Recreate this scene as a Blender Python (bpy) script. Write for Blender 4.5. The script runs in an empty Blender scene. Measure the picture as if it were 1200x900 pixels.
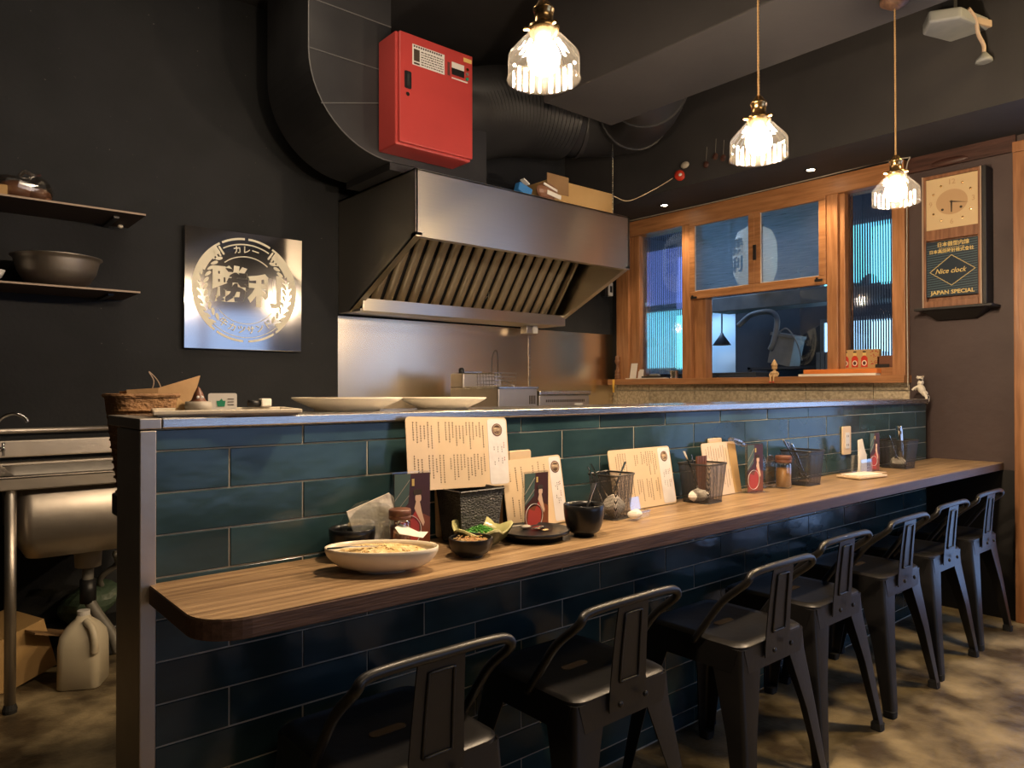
import bpy, math, random
from mathutils import Matrix, Vector
random.seed(7)
PI = math.pi
R_ = math.radians
SC = bpy.context.scene
COL = SC.collection

# ---------------------------------------------------------------- camera
cam_d = bpy.data.cameras.new('camera')
cam = bpy.data.objects.new('camera', cam_d); COL.objects.link(cam)
cam_d.sensor_width = 36.0
cam_d.lens = 36.0 * 849.66 / 1200.0
yaw, pitch, roll = 0.868495, 0.0073011, -0.0014889
fw = Vector((math.cos(yaw)*math.cos(pitch), math.sin(yaw)*math.cos(pitch), math.sin(pitch)))
rt = Vector((math.sin(yaw), -math.cos(yaw), 0)); up = rt.cross(fw)
rt, up = rt*math.cos(roll)+up*math.sin(roll), up*math.cos(roll)-rt*math.sin(roll)
cam.matrix_world = Matrix(((rt.x, up.x, -fw.x, 0), (rt.y, up.y, -fw.y, -1.4), (rt.z, up.z, -fw.z, 1.068), (0, 0, 0, 1)))
cam_d.clip_start = 0.02
SC.camera = cam
# ---------------------------------------------------------------- world, exposure
w = bpy.data.worlds.new('world'); SC.world = w; w.use_nodes = True
w.node_tree.nodes['Background'].inputs[0].default_value = (0.45, 0.6, 0.9, 1)
w.node_tree.nodes['Background'].inputs[1].default_value = 0.25
SC.view_settings.view_transform = 'Standard'; SC.view_settings.look = 'None'
SC.view_settings.gamma = 1.0; SC.view_settings.use_curve_mapping = False
SC.view_settings.exposure = 1.0
SC.cycles.use_denoising = True
SC.cycles.max_bounces = 8
SC.cycles.transparent_max_bounces = 24
SC.cycles.sample_clamp_indirect = 6.0
WARM = (1.0, 0.70, 0.42); BLUE = (0.30, 0.55, 1.0)
BULB = 620.0
def area(name, loc, target, sx, sy, energy, color):
    l = bpy.data.lights.new(name, 'AREA'); l.shape = 'RECTANGLE'; l.size = sx; l.size_y = sy
    l.energy = energy; l.color = color
    o = bpy.data.objects.new(name, l); COL.objects.link(o); o.location = loc
    o.rotation_euler = (Vector(target)-Vector(loc)).to_track_quat('-Z', 'Y').to_euler()
    return o
def point(name, loc, energy, color, r=0.03):
    l = bpy.data.lights.new(name, 'POINT'); l.energy = energy; l.color = color; l.shadow_soft_size = r
    o = bpy.data.objects.new(name, l); COL.objects.link(o); o.location = loc
    return o
# warm fill added for dining side and kitchen; warm lamp by the street door
area('dining_warm_fill', (0.6, -2.6, 2.9), (0.6, -2.2, 0), 1.6, 0.8, 7, (1.0, 0.78, 0.55))
area('entrance_ceiling_light', (3.3, -1.5, 2.85), (3.3, -1.0, 0), 0.3, 0.3, 22, (1.0, 0.70, 0.32))
area('kitchen_warm_fill', (0.9, 0.9, 2.9), (0.9, 1.3, 0), 1.0, 0.25, 5, (1.0, 0.8, 0.58))

# ---------------------------------------------------------------- materials
def mat(name, c, rough=0.5, metal=0.0, c2=None, nscale=8.0, stretch=(1, 1, 1), detail=4, bump=0.0, bscale=None,
        bstretch=None, spec=0.5, emit=None, estr=0.0, trans=0.0, ior=1.45, rand=0.0, coat=0.0, lo=0.35, hi=0.65, rrange=0.0):
    m = bpy.data.materials.new(name); m.use_nodes = True
    nt = m.node_tree; N = nt.nodes; L = nt.links; b = N['Principled BSDF']
    b.inputs['Base Color'].default_value = (*c, 1); b.inputs['Roughness'].default_value = rough
    b.inputs['Metallic'].default_value = metal; b.inputs['Specular IOR Level'].default_value = spec
    b.inputs['IOR'].default_value = ior; b.inputs['Transmission Weight'].default_value = trans
    b.inputs['Coat Weight'].default_value = coat
    if emit: b.inputs['Emission Color'].default_value = (*emit, 1); b.inputs['Emission Strength'].default_value = estr
    tc = N.new('ShaderNodeTexCoord')
    def noise(sc, st, det):
        mp = N.new('ShaderNodeMapping'); mp.inputs['Scale'].default_value = st; L.new(tc.outputs['Object'], mp.inputs['Vector'])
        if rand:
            oi = N.new('ShaderNodeObjectInfo'); cm = N.new('ShaderNodeVectorMath'); cm.operation = 'SCALE'
            cb = N.new('ShaderNodeCombineXYZ'); L.new(oi.outputs['Random'], cb.inputs[0]); L.new(oi.outputs['Random'], cb.inputs[1])
            L.new(cb.outputs[0], cm.inputs[0]); cm.inputs['Scale'].default_value = 37.0
            L.new(cm.outputs[0], mp.inputs['Location'])
        n = N.new('ShaderNodeTexNoise'); n.inputs['Scale'].default_value = sc; n.inputs['Detail'].default_value = det
        L.new(mp.outputs[0], n.inputs['Vector']); return n
    if c2:
        n = noise(nscale, stretch, detail)
        r = N.new('ShaderNodeValToRGB'); r.color_ramp.elements[0].position = lo; r.color_ramp.elements[1].position = hi
        r.color_ramp.elements[0].color = (*c, 1); r.color_ramp.elements[1].color = (*c2, 1)
        L.new(n.outputs['Fac'], r.inputs['Fac']); out = r.outputs[0]
        if rand:
            oi = N.new('ShaderNodeObjectInfo'); mr = N.new('ShaderNodeMapRange')
            mr.inputs['To Min'].default_value = 1-rand; mr.inputs['To Max'].default_value = 1+rand
            L.new(oi.outputs['Random'], mr.inputs['Value'])
            hs = N.new('ShaderNodeHueSaturation'); L.new(mr.outputs[0], hs.inputs['Value']); L.new(out, hs.inputs['Color']); out = hs.outputs[0]
        L.new(out, b.inputs['Base Color'])
        if rrange:
            mr = N.new('ShaderNodeMapRange'); mr.inputs['To Min'].default_value = rough-rrange; mr.inputs['To Max'].default_value = rough+rrange
            L.new(n.outputs['Fac'], mr.inputs['Value']); L.new(mr.outputs[0], b.inputs['Roughness'])
    if bump:
        n = noise(bscale or nscale, bstretch or stretch, 3)
        bp = N.new('ShaderNodeBump'); bp.inputs['Strength'].default_value = bump; bp.inputs['Distance'].default_value = 0.01
        L.new(n.outputs['Fac'], bp.inputs['Height']); L.new(bp.outputs[0], b.inputs['Normal'])
    return m
def clear_mat(name, tint=(0.95, 0.97, 0.97), base=0.08, rough=0.03, edge=0.8):
    """thin clear sheet: mostly transparent, more reflective towards grazing angles"""
    m = bpy.data.materials.new(name); m.use_nodes = True; nt = m.node_tree; N = nt.nodes; L = nt.links
    N.remove(N['Principled BSDF']); o = N['Material Output']
    t = N.new('ShaderNodeBsdfTransparent'); t.inputs[0].default_value = (*tint, 1)
    g = N.new('ShaderNodeBsdfGlossy'); g.inputs['Roughness'].default_value = rough; g.inputs['Color'].default_value = (0.95, 0.95, 0.95, 1)
    lw = N.new('ShaderNodeLayerWeight'); lw.inputs[0].default_value = 0.35
    mr = N.new('ShaderNodeMapRange'); mr.inputs['To Min'].default_value = base; mr.inputs['To Max'].default_value = edge
    L.new(lw.outputs['Facing'], mr.inputs['Value'])
    mx = N.new('ShaderNodeMixShader'); L.new(mr.outputs[0], mx.inputs[0]); L.new(t.outputs[0], mx.inputs[1]); L.new(g.outputs[0], mx.inputs[2])
    L.new(mx.outputs[0], o.inputs['Surface']); return m

M = {}
M['wall_dark'] = mat('charcoal_paint', (0.015, 0.016, 0.0175), 0.75, c2=(0.022, 0.023, 0.025), nscale=3, bump=0.15, bscale=60, spec=0.3)
def add_specks(m, scale, thr, col):
    nt = m.node_tree; N = nt.nodes; L = nt.links; b = N['Principled BSDF']
    tc = N.new('ShaderNodeTexCoord'); n = N.new('ShaderNodeTexNoise'); n.inputs['Scale'].default_value = scale; n.inputs['Detail'].default_value = 2
    L.new(tc.outputs['Object'], n.inputs['Vector'])
    r = N.new('ShaderNodeValToRGB'); r.color_ramp.elements[0].position = thr; r.color_ramp.elements[1].position = thr+0.03
    L.new(n.outputs['Fac'], r.inputs['Fac'])
    mx = N.new('ShaderNodeMix'); mx.data_type = 'RGBA'; src = b.inputs['Base Color'].links[0].from_socket
    L.new(r.outputs[0], mx.inputs[0]); L.new(src, mx.inputs[6]); mx.inputs[7].default_value = (*col, 1)
    L.new(mx.outputs[2], b.inputs['Base Color'])
add_specks(M['wall_dark'], 58, 0.735, (0.11, 0.105, 0.10))
M['wall_brown'] = mat('brown_plaster', (0.050, 0.034, 0.032), 0.55, c2=(0.075, 0.052, 0.048), nscale=2.2, detail=8, bump=0.2, bscale=25, spec=0.35)
M['ceiling'] = mat('ceiling_black', (0.026, 0.025, 0.026), 0.7, c2=(0.036, 0.034, 0.035), nscale=2, bump=0.1, bscale=30, spec=0.3)
M['duct'] = mat('duct_black', (0.022, 0.022, 0.024), 0.42, c2=(0.032, 0.032, 0.034), nscale=4, spec=0.4)
M['duct_edge'] = mat('duct_seam', (0.10, 0.10, 0.10), 0.5)
M['floor'] = mat('concrete', (0.060, 0.044, 0.026), 0.42, c2=(0.31, 0.245, 0.14), nscale=5.5, detail=14, bump=0.6, bscale=22, spec=0.4, lo=0.38, hi=0.66, rrange=0.15)
M['tile'] = mat('teal_glaze', (0.014, 0.034, 0.040), 0.17, c2=(0.030, 0.064, 0.072), nscale=7, stretch=(0.6, 1, 1.4), detail=5, bump=0.35, bscale=9, bstretch=(0.5, 1, 1), rand=0.22, spec=0.55, rrange=0.06)
M['grout'] = mat('grout', (0.36, 0.34, 0.28), 0.9, c2=(0.50, 0.47, 0.39), nscale=20)
def steel(name, c=(0.60, 0.585, 0.56), rough=0.27, st=(1.5, 1.5, 90), bump=0.06, aniso=0.0):
    m = mat(name, c, rough, 1.0, c2=tuple(x*0.94 for x in c), nscale=5, stretch=st, detail=4, bump=bump, bscale=6, bstretch=st, rrange=0.02)
    if aniso:
        ANROT = 0.25; b = m.node_tree.nodes['Principled BSDF']; b.inputs['Anisotropic'].default_value = aniso; b.inputs['Anisotropic Rotation'].default_value = ANROT
        t = m.node_tree.nodes.new('ShaderNodeTangent'); t.direction_type = 'RADIAL'; t.axis = 'Z'; m.node_tree.links.new(t.outputs[0], b.inputs['Tangent'])
    return m

M['steel'] = steel('brushed_steel')
M['steel_h'] = steel('hood_steel', (0.76, 0.70, 0.60), 0.33, (1, 1, 160), bump=0.0, aniso=0.8)
M['steel_dull'] = steel('dull_steel', (0.50, 0.45, 0.39), 0.42, (3, 3, 3), 0.1)
M['steel_panel'] = steel('backsplash_steel', (0.84, 0.72, 0.54), 0.26, (1, 1, 120), 0.0)
M['filter'] = steel('filter_steel', (0.64, 0.54, 0.38), 0.42, (3, 3, 3), 0.05)
M['mirror'] = steel('polished_steel', (0.52, 0.505, 0.49), 0.085, (1, 1, 160), bump=0.0)
M['emblem'] = mat('emblem_polished', (0.66, 0.62, 0.48), 0.5, 0.25)
M['emblem_line'] = mat('emblem_etched', (0.16, 0.15, 0.12), 0.5, 0.6)
M['chrome'] = mat('chrome', (0.78, 0.77, 0.75), 0.12, 1.0)
M['red_box'] = mat('red_enamel', (0.36, 0.040, 0.036), 0.4, c2=(0.42, 0.048, 0.042), nscale=3, spec=0.5)
M['black_plastic'] = mat('black_plastic', (0.012, 0.012, 0.013), 0.4)
M['black_metal'] = mat('black_enamel', (0.007, 0.007, 0.007), 0.36, c2=(0.012, 0.011, 0.011), nscale=6, bump=0.05, bscale=50, spec=0.6)
M['black_ceramic'] = mat('black_ceramic', (0.010, 0.010, 0.011), 0.28, spec=0.5)
M['black_wood'] = mat('black_wood', (0.012, 0.011, 0.010), 0.5)
M['white'] = mat('white_plastic', (0.62, 0.60, 0.56), 0.4)
M['ceramic'] = mat('cream_ceramic', (0.70, 0.62, 0.48), 0.22, c2=(0.74, 0.66, 0.52), nscale=3, spec=0.5)
M['paper'] = mat('tan_paper', (0.62, 0.46, 0.28), 0.45, c2=(0.70, 0.53, 0.34), nscale=6, coat=0.4)
M['paper_white'] = mat('white_paper', (0.62, 0.58, 0.56), 0.5, c2=(0.70, 0.66, 0.62), nscale=8, bump=0.3, bscale=12)
M['tissue'] = mat('tissue', (0.72, 0.66, 0.56), 0.8, c2=(0.80, 0.74, 0.64), nscale=10, bump=0.6, bscale=25)
M['ink'] = mat('ink', (0.045, 0.030, 0.020), 0.7)
M['ink_red'] = mat('red_ink', (0.35, 0.05, 0.03), 0.7)
M['brown_ink'] = mat('brown_ink', (0.10, 0.035, 0.03), 0.7)
def wood(name, a, b_, st=(1.2, 14, 14), rough=0.4, sc=4, bump=0.12, lo=0.35, hi=0.68):
    return mat(name, a, rough, c2=b_, nscale=sc, stretch=st, detail=8, bump=bump, bscale=sc*2, lo=lo, hi=hi, rrange=0.08)
M['counter'] = wood('oak_laminate', (0.185, 0.112, 0.056), (0.40, 0.265, 0.140), (1.0, 26, 26), 0.36, 3.2)
M['counter_edge'] = wood('laminate_edge', (0.070, 0.036, 0.022), (0.125, 0.066, 0.040), (2, 30, 30), 0.5, 4)
M['frame_v'] = wood('orange_wood_upright', (0.26, 0.112, 0.042), (0.40, 0.185, 0.078), (14, 14, 1.2), 0.42, 4)
M['frame_h'] = wood('orange_wood_rail', (0.25, 0.108, 0.040), (0.38, 0.175, 0.072), (14, 1.2, 14), 0.42, 4)
M['dark_wood'] = wood('dark_walnut', (0.035, 0.014, 0.010), (0.075, 0.030, 0.020), (14, 1.5, 14), 0.45, 4)
M['clock_wood'] = wood('clock_case_wood', (0.15, 0.062, 0.028), (0.27, 0.125, 0.06), (14, 14, 1.5), 0.4, 4)
M['pale_wood'] = wood('pale_wood', (0.46, 0.29, 0.13), (0.58, 0.38, 0.18), (10, 10, 2), 0.5, 5)
M['shelf_wood'] = wood('shelf_wood', (0.035, 0.022, 0.015), (0.065, 0.04, 0.028), (1.5, 14, 14), 0.6, 4)
M['shelf_edge'] = mat('shelf_edge_band', (0.34, 0.25, 0.18), 0.5)
M['block'] = mat('concrete_block', (0.34, 0.28, 0.19), 0.9, c2=(0.58, 0.49, 0.34), nscale=60, detail=3, bump=0.5, bscale=90, rand=0.12)
M['card_board'] = mat('cardboard', (0.38, 0.235, 0.09), 0.8, c2=(0.44, 0.28, 0.115), nscale=5)
M['card_dark'] = mat('cardboard_brown', (0.20, 0.115, 0.05), 0.8, c2=(0.25, 0.15, 0.07), nscale=5)  # darker brown cardboard for the flaps and the doll belt
M['brown_paper'] = mat('kraft_paper', (0.34, 0.205, 0.09), 0.7, c2=(0.42, 0.26, 0.12), nscale=6, bump=0.5, bscale=14)
M['wicker'] = mat('wicker', (0.20, 0.10, 0.04), 0.7, c2=(0.32, 0.17, 0.07), nscale=30, bump=0.8, bscale=90, bstretch=(1, 1, 1.6))
M['brass'] = mat('brass', (0.72, 0.47, 0.20), 0.25, 1.0)
M['cord'] = mat('gold_twisted_cord', (0.36, 0.22, 0.09), 0.6)
M['bulb'] = mat('lit_bulb', (1, 1, 1), 0.5, emit=(1.0, 0.78, 0.55), estr=BULB)
M['downlight'] = mat('lit_downlight', (1, 1, 1), 0.5, emit=(1.0, 0.80, 0.55), estr=30)
def shade_mat():
    m = clear_mat('ribbed_shade_glass', (0.97, 0.94, 0.90), 0.012, 0.04, 0.16); nt = m.node_tree; N = nt.nodes; L = nt.links
    o = N['Material Output']; src = o.inputs['Surface'].links[0].from_socket
    d = N.new('ShaderNodeBsdfTranslucent'); d.inputs[0].default_value = (1, .93, .82, 1); mx = N.new('ShaderNodeMixShader'); mx.inputs[0].default_value = .0018
    L.new(src, mx.inputs[1]); L.new(d.outputs[0], mx.inputs[2]); L.new(mx.outputs[0], o.inputs['Surface']); return m
M['shade_glass'] = shade_mat()
M['clear'] = clear_mat('clear_acrylic', (0.93, 0.95, 0.95), 0.07, 0.04, 0.55)
M['plastic_film'] = clear_mat('clear_plastic_film', (0.86, 0.82, 0.76), 0.16, 0.15, 0.6)
M['pane'] = clear_mat('window_pane', (0.88, 0.94, 0.97), 0.05, 0.02, 0.5)
def dusty_pane():
    m = bpy.data.materials.new('dusty_pane'); m.use_nodes = True; nt = m.node_tree; N = nt.nodes; L = nt.links
    N.remove(N['Principled BSDF']); t = N.new('ShaderNodeBsdfTransparent'); t.inputs[0].default_value = (.86, .92, .97, 1)
    d = N.new('ShaderNodeBsdfTranslucent'); d.inputs[0].default_value = (.75, .82, .92, 1); g = N.new('ShaderNodeBsdfGlossy'); g.inputs['Roughness'].default_value = .12
    tc = N.new('ShaderNodeTexCoord'); mp = N.new('ShaderNodeMapping'); mp.inputs['Rotation'].default_value = (.8, 0, 0); mp.inputs['Scale'].default_value = (1, 3, 40)
    n = N.new('ShaderNodeTexNoise'); n.inputs['Scale'].default_value = 3; n.inputs['Detail'].default_value = 6; L.new(tc.outputs['Object'], mp.inputs[0]); L.new(mp.outputs[0], n.inputs['Vector'])
    r = N.new('ShaderNodeMapRange'); r.inputs['From Min'].default_value = .3; r.inputs['From Max'].default_value = .7; r.inputs['To Min'].default_value = .27; r.inputs['To Max'].default_value = .40; L.new(n.outputs['Fac'], r.inputs['Value'])
    a = N.new('ShaderNodeMixShader'); L.new(r.outputs[0], a.inputs[0]); L.new(t.outputs[0], a.inputs[1]); L.new(d.outputs[0], a.inputs[2])
    b = N.new('ShaderNodeMixShader'); b.inputs[0].default_value = .06; L.new(a.outputs[0], b.inputs[1]); L.new(g.outputs[0], b.inputs[2])
    L.new(b.outputs[0], N['Material Output'].inputs['Surface']); return m
M['frost_pane'] = dusty_pane()
M['reeded'] = mat('reeded_glass', (0.93, 0.97, 1.0), 0.04, trans=1.0, ior=1.32)
M['far_wall'] = mat('far_room_wall', (0.16, 0.19, 0.24), 0.8, c2=(0.20, 0.23, 0.28), nscale=2)
M['far_dark'] = mat('far_room_dark', (0.030, 0.034, 0.042), 0.7, c2=(0.045, 0.05, 0.06), nscale=3)
M['far_grey'] = mat('far_room_grey', (0.15, 0.16, 0.17), 0.6, c2=(0.22, 0.23, 0.23), nscale=6)
M['glow_cyan'] = mat('glow_panel_cyan', (0.2, 0.6, 0.7), 0.4, emit=(0.16, 0.66, 0.85), estr=1.5)  # glow colours of the added panels beyond the reeded panes
M['glow_pale'] = mat('glow_panel_pale', (0.5, 0.6, 0.7), 0.4, emit=(0.42, 0.72, 1.0), estr=1.25)
M['glow_violet'] = mat('glow_panel_violet', (0.3, 0.3, 0.6), 0.4, emit=(0.13, 0.20, 0.60), estr=0.9)
M['day_street'] = mat('street_daylight', (0.5, 0.6, 0.8), 0.4, emit=(0.32, 0.52, 0.95), estr=0.75)
M['day_door'] = mat('street_daylight_door', (0.5, 0.6, 0.8), 0.4, emit=(0.22, 0.45, 0.95), estr=1.0)
M['paper_lantern'] = mat('paper_lantern', (0.7, 0.66, 0.55), 0.6, emit=(1.0, 0.84, 0.58), estr=0.22)
M['orange'] = mat('orange_card', (0.62, 0.17, 0.03), 0.5, c2=(0.68, 0.2, 0.04), nscale=4)
M['gold'] = mat('gold_print', (0.62, 0.45, 0.15), 0.45)
M['poster'] = mat('poster_blue', (0.018, 0.028, 0.040), 0.3)
M['poster_stripe'] = mat('poster_stripe', (0.06, 0.10, 0.12), 0.35)
M['dial'] = mat('clock_dial', (0.58, 0.43, 0.24), 0.4, coat=0.3)
M['dial_in'] = mat('clock_dial_centre', (0.45, 0.29, 0.15), 0.4)
M['rice'] = mat('fried_rice', (0.62, 0.40, 0.14), 0.6, c2=(0.80, 0.62, 0.32), nscale=40, bump=0.8, bscale=70, coat=0.3)
M['leaf_dish'] = mat('green_leaf_glaze', (0.40, 0.38, 0.16), 0.25, c2=(0.50, 0.46, 0.22), nscale=6)
M['leaf_under'] = mat('leaf_dish_under', (0.05, 0.06, 0.02), 0.4)
M['onion'] = mat('spring_onion', (0.03, 0.16, 0.02), 0.4, c2=(0.10, 0.32, 0.05), nscale=60)
M['pickle'] = mat('pickle_mix', (0.28, 0.10, 0.03), 0.4, c2=(0.50, 0.30, 0.16), nscale=90)
M['spice'] = mat('red_spice', (0.25, 0.05, 0.015), 0.6, c2=(0.38, 0.12, 0.04), nscale=40)
M['amber'] = mat('amber_seasoning', (0.30, 0.13, 0.035), 0.3, c2=(0.42, 0.2, 0.06), nscale=20)
M['red_robe'] = mat('print_red', (0.40, 0.05, 0.04), 0.4)
M['pink_robe'] = mat('print_pink', (0.50, 0.12, 0.20), 0.4)
M['skin_print'] = mat('print_skin', (0.70, 0.48, 0.33), 0.4)
M['card_print'] = mat('print_dark_brown', (0.060, 0.022, 0.018), 0.35)
M['card_rust'] = mat('print_rust', (0.20, 0.06, 0.028), 0.35)
M['card_green'] = mat('print_teal', (0.07, 0.11, 0.09), 0.35)
M['pvc'] = mat('pvc_white', (0.36, 0.32, 0.26), 0.5)
M['jug'] = mat('milky_plastic', (0.52, 0.46, 0.34), 0.35, c2=(0.56, 0.50, 0.38), nscale=5)
M['bag_green'] = mat('green_bag', (0.04, 0.07, 0.045), 0.4, bump=0.8, bscale=20, c2=(0.06, 0.09, 0.06), nscale=6)
M['hose'] = mat('grey_hose', (0.16, 0.15, 0.13), 0.5)
M['blue_pack'] = mat('blue_packet', (0.03, 0.16, 0.42), 0.4)
M['brown_pack'] = mat('brown_packet', (0.16, 0.07, 0.04), 0.4, c2=(0.24, 0.12, 0.07), nscale=14)
M['yellow'] = mat('yellow_handle', (0.62, 0.36, 0.05), 0.45)
M['red'] = mat('red_paint', (0.5, 0.04, 0.02), 0.4)
M['green'] = mat('green_print', (0.02, 0.22, 0.12), 0.5)
M['brown_clay'] = mat('brown_clay', (0.14, 0.055, 0.03), 0.45)
M['rubber'] = mat('rubber', (0.015, 0.015, 0.015), 0.8)
M['cow_white'] = mat('cow_white', (0.62, 0.57, 0.48), 0.5)
def add_spots(m, scale, thr, col):
    add_specks(m, scale, thr, col)
M['cow_white'] = mat('cow_hide', (0.62, 0.57, 0.48), 0.5, c2=(0.60, 0.55, 0.46), nscale=5)
add_specks(M['cow_white'], 38, 0.58, (0.02, 0.017, 0.015))
M['mesh_metal'] = mat('dark_wire', (0.05, 0.047, 0.043), 0.4, 0.7)
def mesh_sheet(name):
    m = bpy.data.materials.new(name); m.use_nodes = True; nt = m.node_tree; N = nt.nodes; L = nt.links
    b = N['Principled BSDF']; b.inputs['Base Color'].default_value = (0.07, 0.065, 0.06, 1); b.inputs['Metallic'].default_value = 0.6; b.inputs['Roughness'].default_value = 0.45
    t = N.new('ShaderNodeBsdfTransparent'); mx = N.new('ShaderNodeMixShader'); tc = N.new('ShaderNodeTexCoord')
    sp = N.new('ShaderNodeSeparateXYZ'); L.new(tc.outputs['Object'], sp.inputs[0])
    def wire(sock):
        a = N.new('ShaderNodeMath'); a.operation = 'MULTIPLY'; a.inputs[1].default_value = 330.0; L.new(sock, a.inputs[0])
        f = N.new('ShaderNodeMath'); f.operation = 'FRACT'; L.new(a.outputs[0], f.inputs[0])
        g = N.new('ShaderNodeMath'); g.operation = 'LESS_THAN'; g.inputs[1].default_value = 0.34; L.new(f.outputs[0], g.inputs[0]); return g
    ad = N.new('ShaderNodeMath'); ad.operation = 'ADD'; L.new(sp.outputs['X'], ad.inputs[0]); L.new(sp.outputs['Y'], ad.inputs[1])
    g1 = wire(ad.outputs[0]); g2 = wire(sp.outputs['Z'])
    mxx = N.new('ShaderNodeMath'); mxx.operation = 'MAXIMUM'; L.new(g1.outputs[0], mxx.inputs[0]); L.new(g2.outputs[0], mxx.inputs[1])
    L.new(mxx.outputs[0], mx.inputs[0]); L.new(t.outputs[0], mx.inputs[1]); L.new(b.outputs[0], mx.inputs[2])
    L.new(mx.outputs[0], N['Material Output'].inputs['Surface']); return m
M['mesh_sheet'] = mesh_sheet('wire_mesh')

# ---------------------------------------------------------------- geometry helpers
class MB:
    def __init__(s): s.v = []; s.f = []
    def add(s, vs, fs):
        k = len(s.v); s.v += [tuple(v) for v in vs]; s.f += [tuple(i+k for i in f) for f in fs]; return s
    def box(s, c, d, rot=None):
        hx, hy, hz = d[0]/2, d[1]/2, d[2]/2
        vs = [Vector((x*hx, y*hy, z*hz)) for x in (-1, 1) for y in (-1, 1) for z in (-1, 1)]
        if rot: vs = [rot @ v for v in vs]
        cc = Vector(c)
        return s.add([v+cc for v in vs], [(0, 1, 3, 2), (4, 6, 7, 5), (0, 4, 5, 1), (2, 3, 7, 6), (0, 2, 6, 4), (1, 5, 7, 3)])
    def b2(s, a, b):
        return s.box(((a[0]+b[0])/2, (a[1]+b[1])/2, (a[2]+b[2])/2), (abs(b[0]-a[0]), abs(b[1]-a[1]), abs(b[2]-a[2])))
    def prism(s, poly, a, b, plane='xy'):
        """poly: 2D outline in the plane, extruded from a to b on the remaining axis"""
        def P(p, t):
            return {'xy': (p[0], p[1], t), 'xz': (p[0], t, p[1]), 'yz': (t, p[0], p[1])}[plane]
        n = len(poly)
        return s.add([P(p, a) for p in poly]+[P(p, b) for p in poly],
                     [tuple(range(n))[::-1], tuple(range(n, 2*n))]+[(i, (i+1) % n, n+(i+1) % n, n+i) for i in range(n)])
    def lathe(s, prof, n=24, c=(0, 0, 0), sx=1, sy=1, close=False, rib=0.0, rot=None):
        vs = []
        for r, z in prof:
            for i in range(n):
                a = 2*PI*i/n; rr = r*(1+rib*(1 if i % 2 else -1))
                vs.append(Vector((math.cos(a)*rr*sx, math.sin(a)*rr*sy, z)))
        if rot: vs = [rot @ v for v in vs]
        vs = [v+Vector(c) for v in vs]
        fs = [(j*n+i, j*n+(i+1) % n, (j+1)*n+(i+1) % n, (j+1)*n+i) for j in range(len(prof)-1) for i in range(n)]
        if prof[0][0] > 1e-6: fs.append(tuple(range(n))[::-1])
        if prof[-1][0] > 1e-6 and not close: fs.append(tuple((len(prof)-1)*n+i for i in range(n)))
        return s.add(vs, fs)
    def tube(s, pts, r, n=10, cap=True):
        pts = [Vector(p) for p in pts]; rs = r if isinstance(r, (list, tuple)) else [r]*len(pts)
        vs = []; prev = None
        for i, p in enumerate(pts):
            d = (pts[min(i+1, len(pts)-1)]-pts[max(i-1, 0)]).normalized()
            if prev is None:
                u = d.orthogonal().normalized()
            else:
                u = (prev-d*prev.dot(d)); u = u.normalized() if u.length > 1e-6 else d.orthogonal().normalized()
            prev = u; v = d.cross(u)
            vs += [p+(u*math.cos(2*PI*k/n)+v*math.sin(2*PI*k/n))*rs[i] for k in range(n)]
        m = len(pts)
        fs = [(j*n+i, j*n+(i+1) % n, (j+1)*n+(i+1) % n, (j+1)*n+i) for j in range(m-1) for i in range(n)]
        if cap: fs += [tuple(range(n))[::-1], tuple((m-1)*n+i for i in range(n))]
        return s.add(vs, fs)
    def ball(s, c, r, n=14, m=9, rot=None):
        rx, ry, rz = r if isinstance(r, tuple) else (r, r, r)
        vs = [Vector((0, 0, -rz))]
        for j in range(1, m):
            t = -PI/2+PI*j/m
            vs += [Vector((rx*math.cos(t)*math.cos(2*PI*i/n), ry*math.cos(t)*math.sin(2*PI*i/n), rz*math.sin(t))) for i in range(n)]
        vs.append(Vector((0, 0, rz)))
        if rot: vs = [rot @ v for v in vs]
        vs = [v+Vector(c) for v in vs]
        fs = [(0, 1+(i+1) % n, 1+i) for i in range(n)]
        fs += [(1+j*n+i, 1+j*n+(i+1) % n, 1+(j+1)*n+(i+1) % n, 1+(j+1)*n+i) for j in range(m-2) for i in range(n)]
        k = 1+(m-2)*n; fs += [(k+i, k+(i+1) % n, len(vs)-1) for i in range(n)]
        return s.add(vs, fs)
    def mesh(s, name, m, smooth=False):
        me = bpy.data.meshes.new(name); me.from_pydata(s.v, [], s.f); me.materials.append(m)
        if smooth: me.polygons.foreach_set('use_smooth', [True]*len(me.polygons))
        me.validate(); me.update(); return me
    def build(s, name, m, parent=None, loc=(0, 0, 0), rot=(0, 0, 0), smooth=False, bevel=0, seg=2, auto=False, fix=False):
        m = M[m] if isinstance(m, str) else m
        me = s.mesh(name, m, smooth or auto)
        if fix or True:
            import bmesh
            bm = bmesh.new(); bm.from_mesh(me); bmesh.ops.recalc_face_normals(bm, faces=bm.faces); bm.to_mesh(me); bm.free()
        if auto: me.set_sharp_from_angle(angle=math.radians(38))
        o = bpy.data.objects.new(name, me); COL.objects.link(o)
        o.location = loc; o.rotation_euler = rot
        if parent: o.parent = parent
        if bevel:
            b = o.modifiers.new('bevel', 'BEVEL'); b.width = bevel; b.segments = seg; b.limit_method = 'ANGLE'; b.angle_limit = 0.6
        return o
def tag(o, label=None, cat=None, group=None, kind=None):
    if label: o['label'] = label
    if cat: o['category'] = cat
    if group: o['group'] = group
    if kind: o['kind'] = kind
    return o
def thing(name, label, cat, loc=(0, 0, 0), rz=0, group=None, rot=None):
    o = bpy.data.objects.new(name, None); COL.objects.link(o); o.empty_display_size = 0.05
    o.location = loc; o.rotation_euler = rot or (0, 0, rz); return tag(o, label, cat, group)
def struct(o): o['kind'] = 'structure'; return o
def stuff(o): o['kind'] = 'stuff'; return o
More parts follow.
